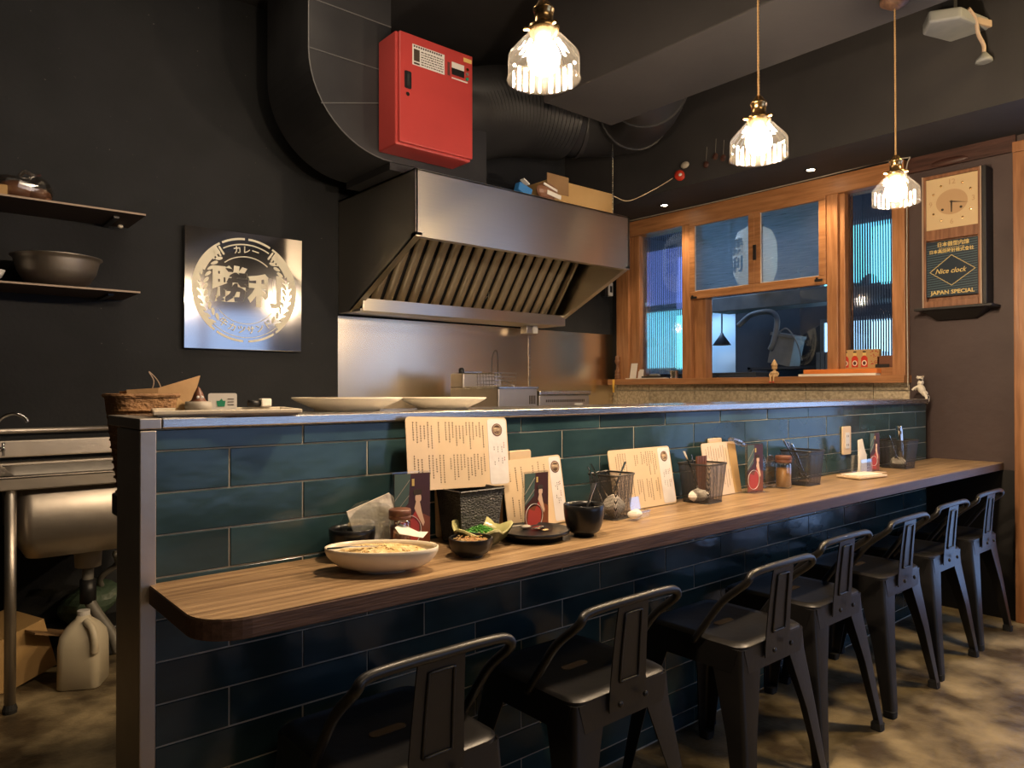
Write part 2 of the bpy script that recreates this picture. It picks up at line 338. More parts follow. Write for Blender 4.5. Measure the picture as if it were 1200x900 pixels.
def copy_tree(o, parent=None):
    c = o.copy(); COL.objects.link(c)
    if parent: c.parent = parent
    for ch in [x for x in bpy.data.objects if x.parent == o]: copy_tree(ch, c)
    return c
def rrect(w, h, r, n=5, cx=0, cy=0):
    pts = []
    for qx, qy, a0 in ((1, 1, 0), (-1, 1, PI/2), (-1, -1, PI), (1, -1, 1.5*PI)):
        for i in range(n+1):
            a = a0+PI/2*i/n
            pts.append((cx+qx*(w/2-r)+r*math.cos(a), cy+qy*(h/2-r)+r*math.sin(a)))
    return pts
def text_data(body, bold=0.0, shear=0.0):
    c = bpy.data.curves.new('lettering', 'FONT'); c.body = body; c.offset = bold; c.shear = shear
    c.align_x = 'CENTER'; c.align_y = 'CENTER'; c.resolution_u = 2; c.extrude = 0.02
    o = bpy.data.objects.new('lettering', c); COL.objects.link(o)
    dg = bpy.context.evaluated_depsgraph_get(); dg.update()
    me = bpy.data.meshes.new_from_object(o.evaluated_get(dg))
    vs = [v.co.copy() for v in me.vertices]; fs = [tuple(p.vertices) for p in me.polygons]
    bpy.data.objects.remove(o); bpy.data.curves.remove(c); bpy.data.meshes.remove(me)
    return vs, fs
def put_text(mb, body, size, fn, bold=0.0, shear=0.0, width=None):
    """fn maps (u, v, d) of the flat lettering to the thing's own space; u right, v up, d out of the sheet"""
    vs, fs = text_data(body, bold, shear)
    if not vs: return
    if width:
        xs = [v.x for v in vs]; k = width/(max(xs)-min(xs)); mid = (max(xs)+min(xs))/2
    else: k = size; mid = 0
    mb.add([fn((v.x-mid)*k, v.y*size, (v.z+0.02)/0.04) for v in vs], fs)

# ================================================================ SETTING
LX, RX, FY, BY, CZ = -2.4, 3.93, -4.2, 2.12, 2.95
struct(MB().b2((LX-.1, FY-.1, -0.1), (8.2, 5.5, 0)).build('floor', 'floor'))
struct(MB().b2((LX-.1, FY-.1, CZ), (8.2, 5.5, CZ+.1)).build('ceiling', 'ceiling'))
struct(MB().b2((LX-.1, BY, 0), (RX+.12, BY+.1, CZ)).build('wall_back', 'wall_dark'))
struct(MB().b2((LX-.1, FY, 0), (LX, BY, CZ)).build('wall_left', 'wall_dark'))
# front (street) wall with its glazing behind the camera
wf = MB(); wf.b2((LX, FY-.1, 0), (1.3, FY, CZ)); wf.b2((1.3, FY-.1, 0), (RX, FY, .35)); wf.b2((1.3, FY-.1, 1.95), (RX, FY, CZ))
M['plaster'] = mat('pale_plaster', (0.22, 0.19, 0.17), 0.8, c2=(0.28, 0.245, 0.22), nscale=3)
struct(wf.build('wall_front', 'plaster'))
w3 = struct(MB().b2((1.3, FY-.08, .35), (RX, FY-.05, 1.95)).build('window_2', 'day_street'))
fr = MB()
for x in (1.33, 2.15, 3.02, 3.9): fr.b2((x-.03, FY-.04, .35), (x+.03, FY+.02, 1.95))
for z in (.37, 1.93): fr.b2((1.3, FY-.04, z-.03), (RX, FY+.02, z+.03))
fr.build('window_frame', 'frame_v', w3)
# right wall: window opening y .11..2.03, z 1.10..2.22 ; door y -1.35..-.36
wr = MB()
wr.b2((RX, .109, 2.225), (RX+.1, BY, CZ)); wr.b2((RX, 2.036, 1.10), (RX+.1, BY, 2.225)); wr.b2((RX, .109, 0), (RX+.1, BY, .62))
wr.build('wall_right_kitchen', 'wall_dark')['kind'] = 'structure'
wr = MB(); wr.b2((RX, -.36, 0), (RX+.1, .109, CZ)); wr.b2((RX, -1.80, 2.15), (RX+.1, -.36, CZ)); wr.b2((RX, FY, 0), (RX+.1, -1.80, CZ))
wrr = wr.build('wall_right', 'wall_brown'); struct(wrr)
bpy.data.objects['wall_right_kitchen'].name = 'wall_right_inner'
# concrete blocks under the window
bw = MB().b2((RX+.012, .109, .62), (RX+.1, BY, 1.10)).build('wall_block', 'grout'); struct(bw)
cuts = [.109, .29, .665, 1.04, 1.415, 1.79, 2.075, 2.12]
for (z0, z1) in ((.62, .855), (.86, 1.055), (1.06, 1.098)):
    for a, b in zip(cuts, cuts[1:]):
        MB().box((0, 0, 0), (.03, b-a-.004, z1-z0)).build('block', 'block', bw, loc=(RX+.014, (a+b)/2, (z0+z1)/2), bevel=.002)
# soffit with two downlights over the window
sf = struct(MB().b2((3.45, FY, 2.235), (RX, BY, CZ)).build('trim_1', 'ceiling'))
# dropped beam across the room the pendants hang from
struct(MB().b2((2.2, FY, 2.352), (2.65, .98, CZ)).build('trim_3', 'ceiling', bevel=.006))
struct(MB().b2((RX-.02, -.36, 2.16), (RX, .105, 2.235)).build('trim_4', 'dark_wood'))
# street door
dr = MB()
for y in (-.38, -1.78): dr.b2((RX-.03, y-.03, 0), (RX+.1, y+.03, 2.15))
dr.b2((RX-.031, -1.812, 2.151), (RX+.1, -.348, 2.20))
d1 = struct(dr.build('door_1', 'frame_v', bevel=.003))
for ya, yb in ((-1.08, -.41), (-1.75, -1.09)):
    lf = MB()
    for y in (ya+.04, yb-.04): lf.b2((RX+.02, y-.04, .01), (RX+.06, y+.04, 2.09))
    for z in (.075, 2.03): lf.b2((RX+.021, ya+.08, z-.06), (RX+.059, yb-.08, z+.06))
    lf.build('door_leaf', 'frame_v', d1); MB().b2((RX+.035, ya+.08, .13), (RX+.045, yb-.08, 2.0)).build('pane', 'day_door', d1)
struct(MB().b2((RX-.008, -.35, 0), (RX, .08, .69)).build('shade_sheet', 'black_wood'))  # black sheet stands in for the shade under the counter's far end

# ---- the long timber window
win = thing('window_1', None, None, (0, 0, 0)); win['kind'] = 'structure'
X0, X1 = 3.86, 4.0
def wpart(name, a, b, m, bev=.003): return MB().b2(a, b).build(name, m, win, bevel=bev)
FX = 3.875
wpart('window_stile', (FX, 1.925, 1.10), (X1, 2.035, 2.222), 'frame_v')
wpart('window_stile', (FX, .109, 1.10), (X1, .172, 2.222), 'frame_v')
wpart('window_mullion', (FX, 1.405, 1.13), (X1, 1.472, 2.15), 'frame_v')
wpart('window_mullion', (FX, .452, 1.13), (X1, .512, 2.15), 'frame_v')
wpart('window_head', (FX-.006, .109, 2.125), (X1, 2.035, 2.226), 'frame_h')
sill = wpart('window_sill', (3.835, .10, 1.098), (X1, 2.085, 1.137), 'frame_h')
wpart('window_stile', (FX+.02, 1.843, 1.137), (X1-.02, 1.925, 2.125), 'frame_v')
wpart('window_stile', (FX+.03, 1.315, 1.137), (X1-.02, 1.405, 1.655), 'frame_v')
wpart('window_stile', (FX+.02, .421, 1.17), (X1-.02, .452, 2.125), 'frame_v')
wpart('window_rail', (FX+.02, .172, 1.137), (X1-.02, .452, 1.178), 'frame_h')
def sash(y0, y1):
    f = MB().b2((0, y0, 1.640), (.03, y1, 1.690)); f.b2((0, y0, 2.105), (.03, y1, 2.128))
    f.b2((0, y0, 1.69), (.03, y0+.04, 2.105)); f.b2((0, y1-.04, 1.69), (.03, y1, 2.105))
    o = f.build('window_sash', 'frame_h', win, loc=(FX-.012, 0, 0), bevel=.003)
    MB().b2((0, y0+.036, 1.687), (.004, y1-.036, 2.108)).build('pane', 'frost_pane', o, loc=(.014, 0, 0))
    g = MB(); q = .004
    g.b2((.004, y0+.037, 1.688), (.012, y0+.037+q, 2.107)); g.b2((.004, y1-.037-q, 1.688), (.012, y1-.037, 2.107))
    g.b2((.004, y0+.037, 1.688), (.012, y1-.037, 1.688+q)); g.build('glazing_bead', 'white', o)
sash(.512, .945); sash(.945, 1.405)
def latch(y, z):
    l = MB(); l.box((0, 0, 0), (.006, .045, .014)); l.box((0, .01, .01), (.008, .012, .012)); l.build('latch', 'black_plastic', win, loc=(FX-.016, y, z), bevel=.001)
latch(.55, 1.665); latch(1.37, 1.648); 
MB().b2((FX-.02, .93, 1.83), (FX-.008, .95, 1.92)).build('latch', 'black_plastic', win, bevel=.002)
# reeded panes: real ribs
def reeded(y0, y1, z0, z1):
    pitch_, pts = .0125, []
    n = int((y1-y0)/pitch_); ys = []
    for i in range(n):
        for k in range(5):
            t = k/5; ys.append((y0+(i+t)*(y1-y0)/n, .0035*math.sin(PI*t)))
    ys.append((y1, 0))
    m = MB(); vs = []; fs = []
    for y, d in ys: vs += [(-.003-d, y, z0), (-.003-d, y, z1), (.003, y, z0), (.003, y, z1)]
    for i in range(len(ys)-1):
        a = 4*i; fs += [(a, a+1, a+5, a+4), (a+2, a+6, a+7, a+3), (a, a+4, a+6, a+2), (a+1, a+3, a+7, a+5)]
    k = 4*(len(ys)-1); fs += [(0, 2, 3, 1), (k, k+1, k+3, k+2)]
    m.add(vs, fs).build('reeded_pane', 'reeded', win, loc=(3.935, 0, 0), smooth=False)
reeded(1.472, 1.843, 1.137, 2.125); reeded(.172, .421, 1.178, 2.125)
MB().b2((3.934, .512, 1.137), (3.938, .70, 1.64)).build('pane', 'pane', win)

# ---- the room beyond the window
FW = 6.5
struct(MB().b2((FW, -1.6, 0), (FW+.1, 5.4, CZ)).build('wall_far', 'far_wall'))
struct(MB().b2((4.03, 5.3, 0), (FW, 5.4, CZ)).build('wall_far_back', 'far_wall'))
struct(MB().b2((4.03, -1.7, 0), (FW, -1.6, CZ)).build('wall_far_front', 'far_dark'))
struct(MB().b2((5.75, .2, 0), (5.85, 2.28, CZ)).build('wall_partition', 'far_dark'))
M['far_lit_paint'] = mat('far_wall_painted_lit', (0.32, 0.42, 0.52), 0.7)
struct(MB().b2((6.44, 2.62, 0), (6.49, 3.24, 1.92)).build('wall_lit_panel', 'far_lit_paint'))  # paler panel, the lit look of the wall put into its colour
struct(MB().b2((6.25, 2.3, 1.92), (6.49, 3.22, 2.6)).build('trim_6', 'far_dark'))
area('panel_fill', (6.2, 2.9, 1.95), (6.4, 2.9, 0.8), .3, .1, 4, (.45, .7, 1.0))  # fill lamp added to brighten the pale panel
for i, (n, y0, y1, z0, z1, m) in enumerate((('far_glow_3', .85, 1.44, 1.86, 2.35, 'glow_cyan'), ('far_glow_4', .85, 1.44, 1.22, 1.60, 'glow_pale'))):  # framed glowing panels added for the bright bands in the right reeded pane
    o = MB().b2((5.72, y0, z0), (5.74, y1, z1)).build(n, m); struct(o)
    g = MB(); g.b2((5.70, y0-.03, z0-.03), (5.75, y0, z1+.03)); g.b2((5.70, y1, z0-.03), (5.75, y1+.03, z1+.03)); g.b2((5.70, y0, z1), (5.75, y1, z1+.03)); g.b2((5.70, y0, z0-.03), (5.75, y1, z0))
    g.build('window_frame', 'far_grey', o)
for i, (n, y0, y1, z0, z1, m) in enumerate((('far_glow_5', 3.25, 4.35, 1.30, 1.92, 'glow_cyan'), ('far_glow_6', 3.25, 4.35, 2.0, 2.6, 'glow_violet'), ('far_glow_7', 3.03, 3.14, 1.15, 1.72, 'glow_cyan'))):  # more added glow panels, colouring the left pane and the opening
    o = MB().b2((6.42, y0, z0), (6.435, y1, z1)).build(n, m); struct(o)
    g = MB(); g.b2((FW-.05, y0-.03, z0-.03), (FW, y0, z1+.03)); g.b2((FW-.05, y1, z0-.03), (FW, y1+.03, z1+.03)); g.b2((FW-.05, y0, z1), (FW, y1, z1+.03)); g.b2((FW-.05, y0, z0-.03), (FW, y1, z0))
    if i != 1: g.b2((FW-.045, y0, (z0+z1)/2-.015), (FW, y1, (z0+z1)/2+.015))
    g.build('window_frame', 'far_grey', o)
area('far_room_light', (5.0, 2.9, 2.8), (5.6, 2.9, 1.0), 1.2, .5, 16, (0.40, 0.62, 1.0))
area('far_room_light', (4.6, 1.0, 2.85), (5.4, 1.0, 1.0), .6, .5, 2.5, (0.45, 0.62, 1.0))

# far-room things
t = thing('pendant_lamp', 'small dark cone pendant lamp hanging in the blue room beyond the window', 'lamp', (6.2, 2.72, 1.50))
MB().lathe([(.012, .12), (.02, .10), (.09, 0), (.085, 0), (.015, .09)], 20, close=True).build('lamp_shade', 'far_dark', t, smooth=True)
MB().tube([(0, 0, .1), (0, 0, 1.45)], .008, 6).build('cord', 'far_dark', t)
MB().ball((0, 0, .03), .025).build('bulb', 'downlight', t)
sp = bpy.data.lights.new('far_pendant_spot', 'SPOT'); sp.energy = 25; sp.spot_size = 1.0; sp.spot_blend = .6; sp.color = (.75, .95, 1); spo = bpy.data.objects.new('far_pendant_spot', sp); COL.objects.link(spo); spo.location = (6.25, 2.72, 1.49); spo.rotation_euler = (0, .25, 0)
t = thing('paper_lantern', 'pale upright paper lantern with dark characters, hanging beyond the upper sashes', 'lantern', (5.2, 1.75, 1.87))
MB().lathe([(.06, 0), (.13, .04), (.165, .12), (.17, .25), (.165, .36), (.13, .45), (.06, .49)], 28, sy=1).build('lantern_body', 'paper_lantern', t, smooth=True)
MB().lathe([(.065, -.02), (.065, .005)], 20).build('lantern_ring', 'far_dark', t); MB().lathe([(.065, .485), (.065, .51)], 20).build('lantern_ring', 'far_dark', t)
MB().tube([(0, 0, .5), (0, 0, 1.08)], .004, 5).build('cord', 'far_dark', t)
lt = MB()
def lanfn(cy, cz):
    def fn(u, v, d):
        a = PI+ (u+cy)/.17 - .35; return ((.168+.006*d)*math.cos(a), (.168+.006*d)*math.sin(a), cz+v)
    return fn
put_text(lt, '勝', .13, lanfn(0, .31), .02); put_text(lt, '利', .13, lanfn(0, .17), .02)
lt.build('lettering', 'ink', t)
t = thing('ceiling_duct', 'long pale grey ventilation duct running under the ceiling of the room beyond the window', 'duct', (5.3, 1.6, 1.72))
MB().b2((0, -.6, 0), (.25, .62, .12)).build('duct_body', 'far_grey', t, bevel=.006)
MB().tube([(.0, -.75, .02), (.05, -.68, .12), (.1, -.6, .06)], .06, 12).build('duct_elbow', 'far_grey', t, smooth=True)
MB().b2((.1, -.1, .12), (.13, -.07, 1.23)).build('hanger', 'far_dark', t); MB().b2((.1, .5, .12), (.13, .53, 1.23)).build('hanger', 'far_dark', t)
def arc(pts, n=8):
    P = [Vector(p) for p in pts]; P = [P[0]*2-P[1]]+P+[P[-1]*2-P[-2]]; out = []
    for i in range(1, len(P)-2):
        for k in range(n):
            t_ = k/n; a, b, c, d = P[i-1:i+3]
            out.append(.5*((2*b)+(c-a)*t_+(2*a-5*b+4*c-d)*t_*t_+(-a+3*b-3*c+d)*t_**3))
    out.append(P[-2]); return out
tag(MB().tube(arc([(5.2, 1.9, 1.58), (5.2, 1.78, 1.66), (5.2, 1.62, 1.67), (5.2, 1.56, 1.60), (5.2, 1.59, 1.44), (5.22, 1.63, 1.38)]), .022, 10).build('hose', 'far_grey', smooth=True), 'pale bent exhaust hose hanging beyond the open lower window', 'hose')
tag(MB().tube(arc([(5.21, 1.56, 1.50), (5.2, 1.48, 1.53), (5.2, 1.40, 1.42), (5.2, 1.36, 1.28)]), .006, 6).build('cable', 'far_grey', smooth=True), 'thin pale cable looping down beyond the open lower window', 'cable')
rr = Matrix.Rotation(math.radians(12), 3, 'X')
t = thing('equipment_box', 'tilted grey box behind the bent hose, seen through the open lower window', 'box', (5.25, 1.56, 1.275))
MB().box((.08, 0, .09), (.16, .19, .22), rr).build('box_body', 'far_grey', t, bevel=.005); MB().box((.08, -.02, .21), (.18, .21, .025), rr).build('lid', 'far_grey', t, bevel=.003)
t = thing('metal_rack', 'black steel rack with grey bins beyond the open lower window', 'rack', (5.2, 1.45, 0))
for y in (-.25, .35):
    for x in (0, .3): MB().b2((x-.012, y-.012, 0), (x+.012, y+.012, 1.24)).build('post', 'far_dark', t)
for z in (.8, 1.22): MB().b2((-.012, -.26, z), (.312, .36, z+.02)).build('rack_shelf', 'far_dark', t)
for y, nm in ((-.14, 'right-hand'), (.03, 'middle'), (.2, 'left-hand')): tag(MB().box((0, 0, 0), (.25, .14, .30)).build('storage_bin', 'far_grey', loc=(5.35, 1.45+y, .972), bevel=.01), nm+' grey storage bin on the black rack beyond the window', 'bin', 'grey bins on the far rack')
for k in range(6): tag(MB().box((0, 0, 0), (.14, .028, .17)).build('folder', 'far_grey', loc=(5.1, .98+k*.034, 1.245), bevel=.002), '%s grey folder from the right on the low cabinet beyond the window' % ('first', 'second', 'third', 'fourth', 'fifth', 'sixth')[k], 'folder', 'folders beyond the window')
tag(MB().b2((4.95, .88, 0), (5.18, 1.18, 1.16)).build('cabinet', 'far_dark', bevel=.01), 'black low cabinet carrying grey folders beyond the window', 'cabinet')
t = thing('dark_sideboard', 'black sideboard edge below the left reeded pane in the far room', 'sideboard', (4.3, 1.7, 0))
MB().b2((0, -.5, 0), (.3, .6, 1.18)).build('body', 'far_dark', t, bevel=.004)
for k in range(4): MB().b2((-.012, -.48+k*.27, .8), (0, -.48+k*.27+.255, 1.16)).build('door', 'far_dark', t, bevel=.004)

# ================================================================ BAR
bar = thing('bar_wall', 'long low bar wall clad in dark teal glazed tiles', 'bar', (.35, 0, 0))
MB().b2((0, .0014, 0), (3.486, .17, .997)).build('wall_core', 'grout', bar)
struct(MB().b2((3.93, 2.22, 0), (4.03, 5.4, CZ)).build('wall_far_side', 'far_dark'))
tile_cache = {}
def tile_mesh(wd, h):
    k = (round(wd, 3), round(h, 3))
    if k not in tile_cache:
        a, b, d, e = wd/2, h/2, .0016, .0012
        vs = [(-a, d, -b), (a, d, -b), (a, d, b), (-a, d, b), (-a, e, -b), (a, e, -b), (a, e, b), (-a, e, b),
              (-a+e, 0, -b+e), (a-e, 0, -b+e), (a-e, 0, b-e), (-a+e, 0, b-e)]
        fs = [(0, 1, 5, 4), (1, 2, 6, 5), (2, 3, 7, 6), (3, 0, 4, 7), (4, 5, 9, 8), (5, 6, 10, 9), (6, 7, 11, 10), (7, 4, 8, 11), (8, 9, 10, 11)]
        me = bpy.data.meshes.new('tile'); me.from_pydata(vs, [], fs); me.materials.append(M['tile']); me.update()
        tile_cache[k] = me
    return tile_cache[k]
PX, PZ, G = .2935, .0755, .0030
rows = [(.958, .997)]
z = .958
while z > .01:
    rows.append((max(z-PZ, .004), z)); z -= PZ
for r, (z0, z1) in enumerate(rows):
    off = .131 if r % 2 else .131+PX/2
    xs = [0.0]; x = off-PX if off-PX > .02 else off
    while x < 3.47:
        if x > .02: xs.append(x)
        x += PX
    xs.append(3.486)
    for a, b in zip(xs, xs[1:]):
        o = bpy.data.objects.new('tile', tile_mesh(b-a-G, z1-z0-G)); COL.objects.link(o); o.parent = bar
        o.location = ((a+b)/2, -.0006+random.uniform(-.0006, .0006), (z0+z1)/2)
        o.rotation_euler = (random.uniform(-.006, .006), 0, random.uniform(-.004, .004))
# steel end cover of the bar: front flange and side sheet
MB().b2((-.026, -.010, 0), (-.002, .170, .996)).build('end_panel', 'steel_dull', bar, bevel=.002)
MB().b2((-.028, -.012, 0), (-.0005, -.004, .996)).build('end_flange', 'steel_dull', bar, bevel=.002)
bt = thing('steel_bar_top', 'brushed steel slab running along the top of the tiled bar', 'countertop', (.35, 0, .998))
MB().b2((.008, -.012, 0), (3.49, .24, .020)).build('top_slab', 'steel', bt, bevel=.003)
MB().b2((-.029, -.013, .0), (.0075, .235, .0195)).build('end_lip', 'steel_dull', bt, bevel=.002)

# timber counter with a rounded free corner
ct = thing('wooden_counter', 'long oak-look wooden eating counter with rounded left corner fixed to tiled bar', 'counter', (.338, 0, .690))
def counter_outline(g=0.0):
    r = .075-g; pts = [(g-.0, -.003)]
    for i in range(9):
        a = PI+PI/2*i/8; pts.append((g+r+r*math.cos(a), -.300+g+r+r*math.sin(a)))
    return pts+[(3.60, -.300+g), (3.60, -.003)]
MB().prism(counter_outline(0), 0, .0315).build('edge_band', 'counter_edge', ct, bevel=.002)
MB().prism(counter_outline(.0015), .0316, .0335).build('worktop', 'counter', ct)
for x in (.9, 2.2, 3.3):
    MB().b2((x, -.22, -.02), (x+.03, -.004, -.0005)).build('bracket', 'black_metal', ct)

# outlets on the tiles
def outlet(x, z, label):
    t = thing('wall_outlet', label, 'outlet', (x, -.009, z))
    MB().prism(rrect(.072, .116, .006), 0, .0075, 'xz').build('cover_plate', 'paper', t, bevel=.0015)
    MB().prism(rrect(.034, .066, .003), -.0025, -.0002, 'xz').build('socket', 'white', t)
    s = MB()
    for dz in (-.018, .018):
        for dx in (-.006, .006): s.box((dx, -.003, dz), (.0022, .001, .009))
    stuff(s.build('slot', 'ink', t))
outlet(1.205, .855, 'cream wall outlet on the tiles half hidden behind the second menu and photo card')
outlet(2.055, .848, 'cream wall outlet on the tiles behind the middle wire basket and folded menu')
outlet(2.987, .855, 'cream wall outlet on the tiles above the tissue holder near the far end')

# ================================================================ KITCHEN
bs = thing('steel_backsplash', 'large brushed steel sheet on the back wall below the hood', 'backsplash', (1.77, BY-.006, .9))
MB().b2((0, 0, -.05), (1.35, .005, .558)).build('sheet', 'steel_panel', bs); MB().b2((1.352, 0, -.05), (2.155, .005, .558)).build('sheet', 'steel_panel', bs)
MB().b2((1.343, -.002, -.05), (1.359, .0, .558)).build('cover_strip', 'steel', bs)
wt = thing('kitchen_worktop', 'steel kitchen worktop behind the bar carrying the fryer', 'worktop', (1.3, 1.38, 0))
MB().b2((0, 0, .83), (2.55, .72, .87)).build('top', 'steel', wt, bevel=.003)
for x in (.05, 1.3, 2.5):
    for y in (.05, .65): MB().b2((x-.02, y-.02, 0), (x+.02, y+.02, .83)).build('leg', 'steel_dull', wt)
MB().b2((.03, .03, .25), (2.52, .68, .27)).build('lower_shelf', 'steel_dull', wt)

# sign
sg = thing('emblem_sign', 'square polished steel shop sign with round wreath emblem on the dark wall', 'sign', (.993, BY-.002, 1.259), rot=(R_(1.0), 0, 0))
SW, SH = .563, .563
MB().b2((0, -.028, 0), (SW, -.002, SH)).build('plate', 'mirror', sg, bevel=.002)
cx, cz, R0 = .282, .287, .250
em = MB(); ln = MB()
def sfn(d0=.0016):
    return lambda u, v, d, c=(0, 0), a=0: (cx+c[0]+u*math.cos(a)-v*math.sin(a), -.028-d*d0, cz+c[1]+u*math.sin(a)+v*math.cos(a))
def ringseg(mb, r0, r1, a0, a1, n=24, d=.0016):
    vs = []; fs = []
    for i in range(n+1):
        a = math.radians(a0+(a1-a0)*i/n)
        for r in (r0, r1):
            for dd in (0, d): vs.append((cx+r*math.cos(a), -.028-dd, cz+r*math.sin(a)))
    for i in range(n):
        k = 4*i; fs += [(k+1, k+3, k+7, k+5), (k, k+4, k+6, k+2), (k, k+1, k+5, k+4), (k+2, k+6, k+7, k+3)]
    fs += [(0, 2, 3, 1), (4*n, 4*n+1, 4*n+3, 4*n+2)]
    mb.add(vs, fs)
for a0, a1 in ((92, 118), (121, 233), (236, 267), (273, 304), (307, 419), (422, 448)):
    ringseg(em, R0-.010, R0, a0, a1)
ringseg(em, R0-.042, R0-.010, 126, 158); ringseg(em, R0-.024, R0-.010, 158, 228)
ringseg(em, R0-.042, R0-.010, 22, 54); ringseg(em, R0-.024, R0-.010, -48, 22)
ringseg(em, R0-.034, R0-.028, 60, 120); ringseg(em, .158, .163, 50, 130)
# wreath leaves
def leaf(mb, a, r, L_, W_, tilt):
    a = math.radians(a); c = (r*math.cos(a), r*math.sin(a)); th = a+math.radians(tilt)
    pts = []
    for i in range(10):
        t_ = 2*PI*i/10; u = L_/2*math.cos(t_); v = W_/2*math.sin(t_)*(1-.25*math.cos(t_))
        pts.append((cx+c[0]+u*math.cos(th)-v*math.sin(th), cz+c[1]+u*math.sin(th)+v*math.cos(th)))
    mb.prism(pts, -.0300, -.028, 'xz')
for k in range(11):
    a = 133+k*9.2
    for rr_, tl in ((.222, 118), (.190, 62)):
        leaf(em, a, rr_, .036, .015, tl); leaf(em, 180-a, rr_, .036, .015, -tl)
# two clenched brushes above, left and right
for s_ in (-1, 1):
    for k in range(4):
        a = math.radians(90+s_*(33+k*0)); 
        th = math.radians(s_*40); ox = -s_*.0
        bx, bz = cx-s_*(.118+.014*k)*1.0, cz+.178-.010*k
        em.prism([(bx+u*math.cos(s_*.6)-v*math.sin(s_*.6), bz+u*math.sin(s_*.6)+v*math.cos(s_*.6)) for u, v in rrect(.009, .045-.003*k, .004, 3)], -.0300, -.028, 'xz')
# banner
ban = []
for i in range(13): a = math.radians(222+96*i/12); ban.append((cx+.222*math.cos(a), cz+.222*math.sin(a)))
ringseg(em, .226, .229, 214, 326); ringseg(em, .160, .163, 218, 322)
em.build('emblem', 'emblem', sg)
lt = MB()
def at_angle(ang, r, flip=False):
    a = math.radians(ang); th = a-PI/2 if not flip else a+PI/2
    return lambda u, v, d: (cx+r*math.cos(a)+u*math.cos(th)-v*math.sin(th), -.028-.0026*d, cz+r*math.sin(a)+u*math.sin(th)+v*math.cos(th))
for ch, ang in (('カ', 103), ('レ', 90), ('ー', 77)): put_text(lt, ch, .040, at_angle(ang, .192), .012)
for ch, ang in (('牛', 236), ('カ', 250), ('ツ', 263.5), ('サ', 277), ('ン', 290.5), ('ド', 304)): put_text(lt, ch, .042, at_angle(ang, .193, True), .012)
put_text(lt, '勝', .175, lambda u, v, d: (cx-.078+u*1.05, -.028-.0026*d, cz+.012+v), .035)
put_text(lt, '利', .165, lambda u, v, d: (cx+.096+u*1.05, -.028-.0026*d, cz-.008+v), .035)
lt.build('lettering', 'emblem', sg)

# wall shelves at left
def wall_shelf(z, x1, label):
    t = thing('wall_shelf', label, 'shelf', (-.6, BY, z))
    MB().b2((0, -.30, -.007), (x1+.6, -.001, 0)).build('board', 'shelf_wood', t); MB().b2((0, -.303, -.007), (x1+.6, -.3005, 0)).build('edge_band', 'shelf_edge', t)
    for x in (.2, x1+.6-.1):
        MB().b2((x, -.22, -.016), (x+.02, -.001, -.0075)).build('bracket', 'black_metal', t)
    return t
us = wall_shelf(1.785, .768, 'upper dark wooden wall shelf with pale front edge, at top left')
MB().ball((0, 0, 0), (.012, .012, .008)).build('screw_cap', 'ceramic', us, loc=(1.325, -.06, -.015))
wall_shelf(1.467, .748, 'lower dark wooden wall shelf with pale front edge carrying the steel bowl')
def dome_prof(r, h, n=9, foot=0): return [(foot+(r-foot)*math.sin(PI/2*i/n), h*(1-math.cos(PI/2*i/n))) for i in range(n+1)]
t = thing('mixing_bowl', 'wide brushed steel mixing bowl on the lower wall shelf', 'bowl', (.478, 1.95, 1.467))
pr_ = [(.055, 0), (.085, .006), (.115, .030), (.135, .065), (.145, .105), (.150, .118), (.158, .121), (.158, .124), (.146, .121), (.132, .068), (.112, .034), (.083, .010), (.0, .006)]
MB().lathe(pr_, 40).build('bowl_body', 'steel_dull', t, smooth=True)
t = thing('plastic_food_bag', 'clear plastic bag of dark bread bulging on the upper wall shelf', 'bag', (.37, 1.95, 1.785))
b_ = MB().ball((0, 0, .055), (.105, .09, .055), 20, 12)
b_.v = [(x+.012*math.sin(23*z_+x*31), y+.01*math.sin(41*x+z_*17), max(z_+.008*math.sin(37*x+29*y), .001)) for x, y, z_ in b_.v]
b_.build('bag_film', 'plastic_film', t, smooth=False)
bb = MB().ball((-.03, 0, .045), (.06, .06, .042), 14, 8); bb.ball((.045, 0, .036), (.045, .055, .034), 14, 8); bb.build('bread', 'brown_pack', t, smooth=True)
MB().tube(arc([(-.02, 0, .105), (.0, -.01, .125), (.03, 0, .115), (.05, .01, .125)]), [.008]*25, 6).build('knot', 'plastic_film', t)
tag(MB().b2((0, 0, 0), (.10, .06, .04)).build('wooden_box', 'card_board', loc=(.205, 1.84, 1.7855), bevel=.004), 'small tan box at the far left edge of the upper wall shelf', 'box')
t = thing('stacked_bowl', 'pale bowl cut by the left picture edge on the lower wall shelf', 'bowl', (.255, 1.88, 1.4672))
MB().lathe([(.02, 0), (.035, .02), (.046, .045), (.048, .045), (.036, .018), (0, .006)], 24).build('bowl_body', 'white', t, smooth=True)

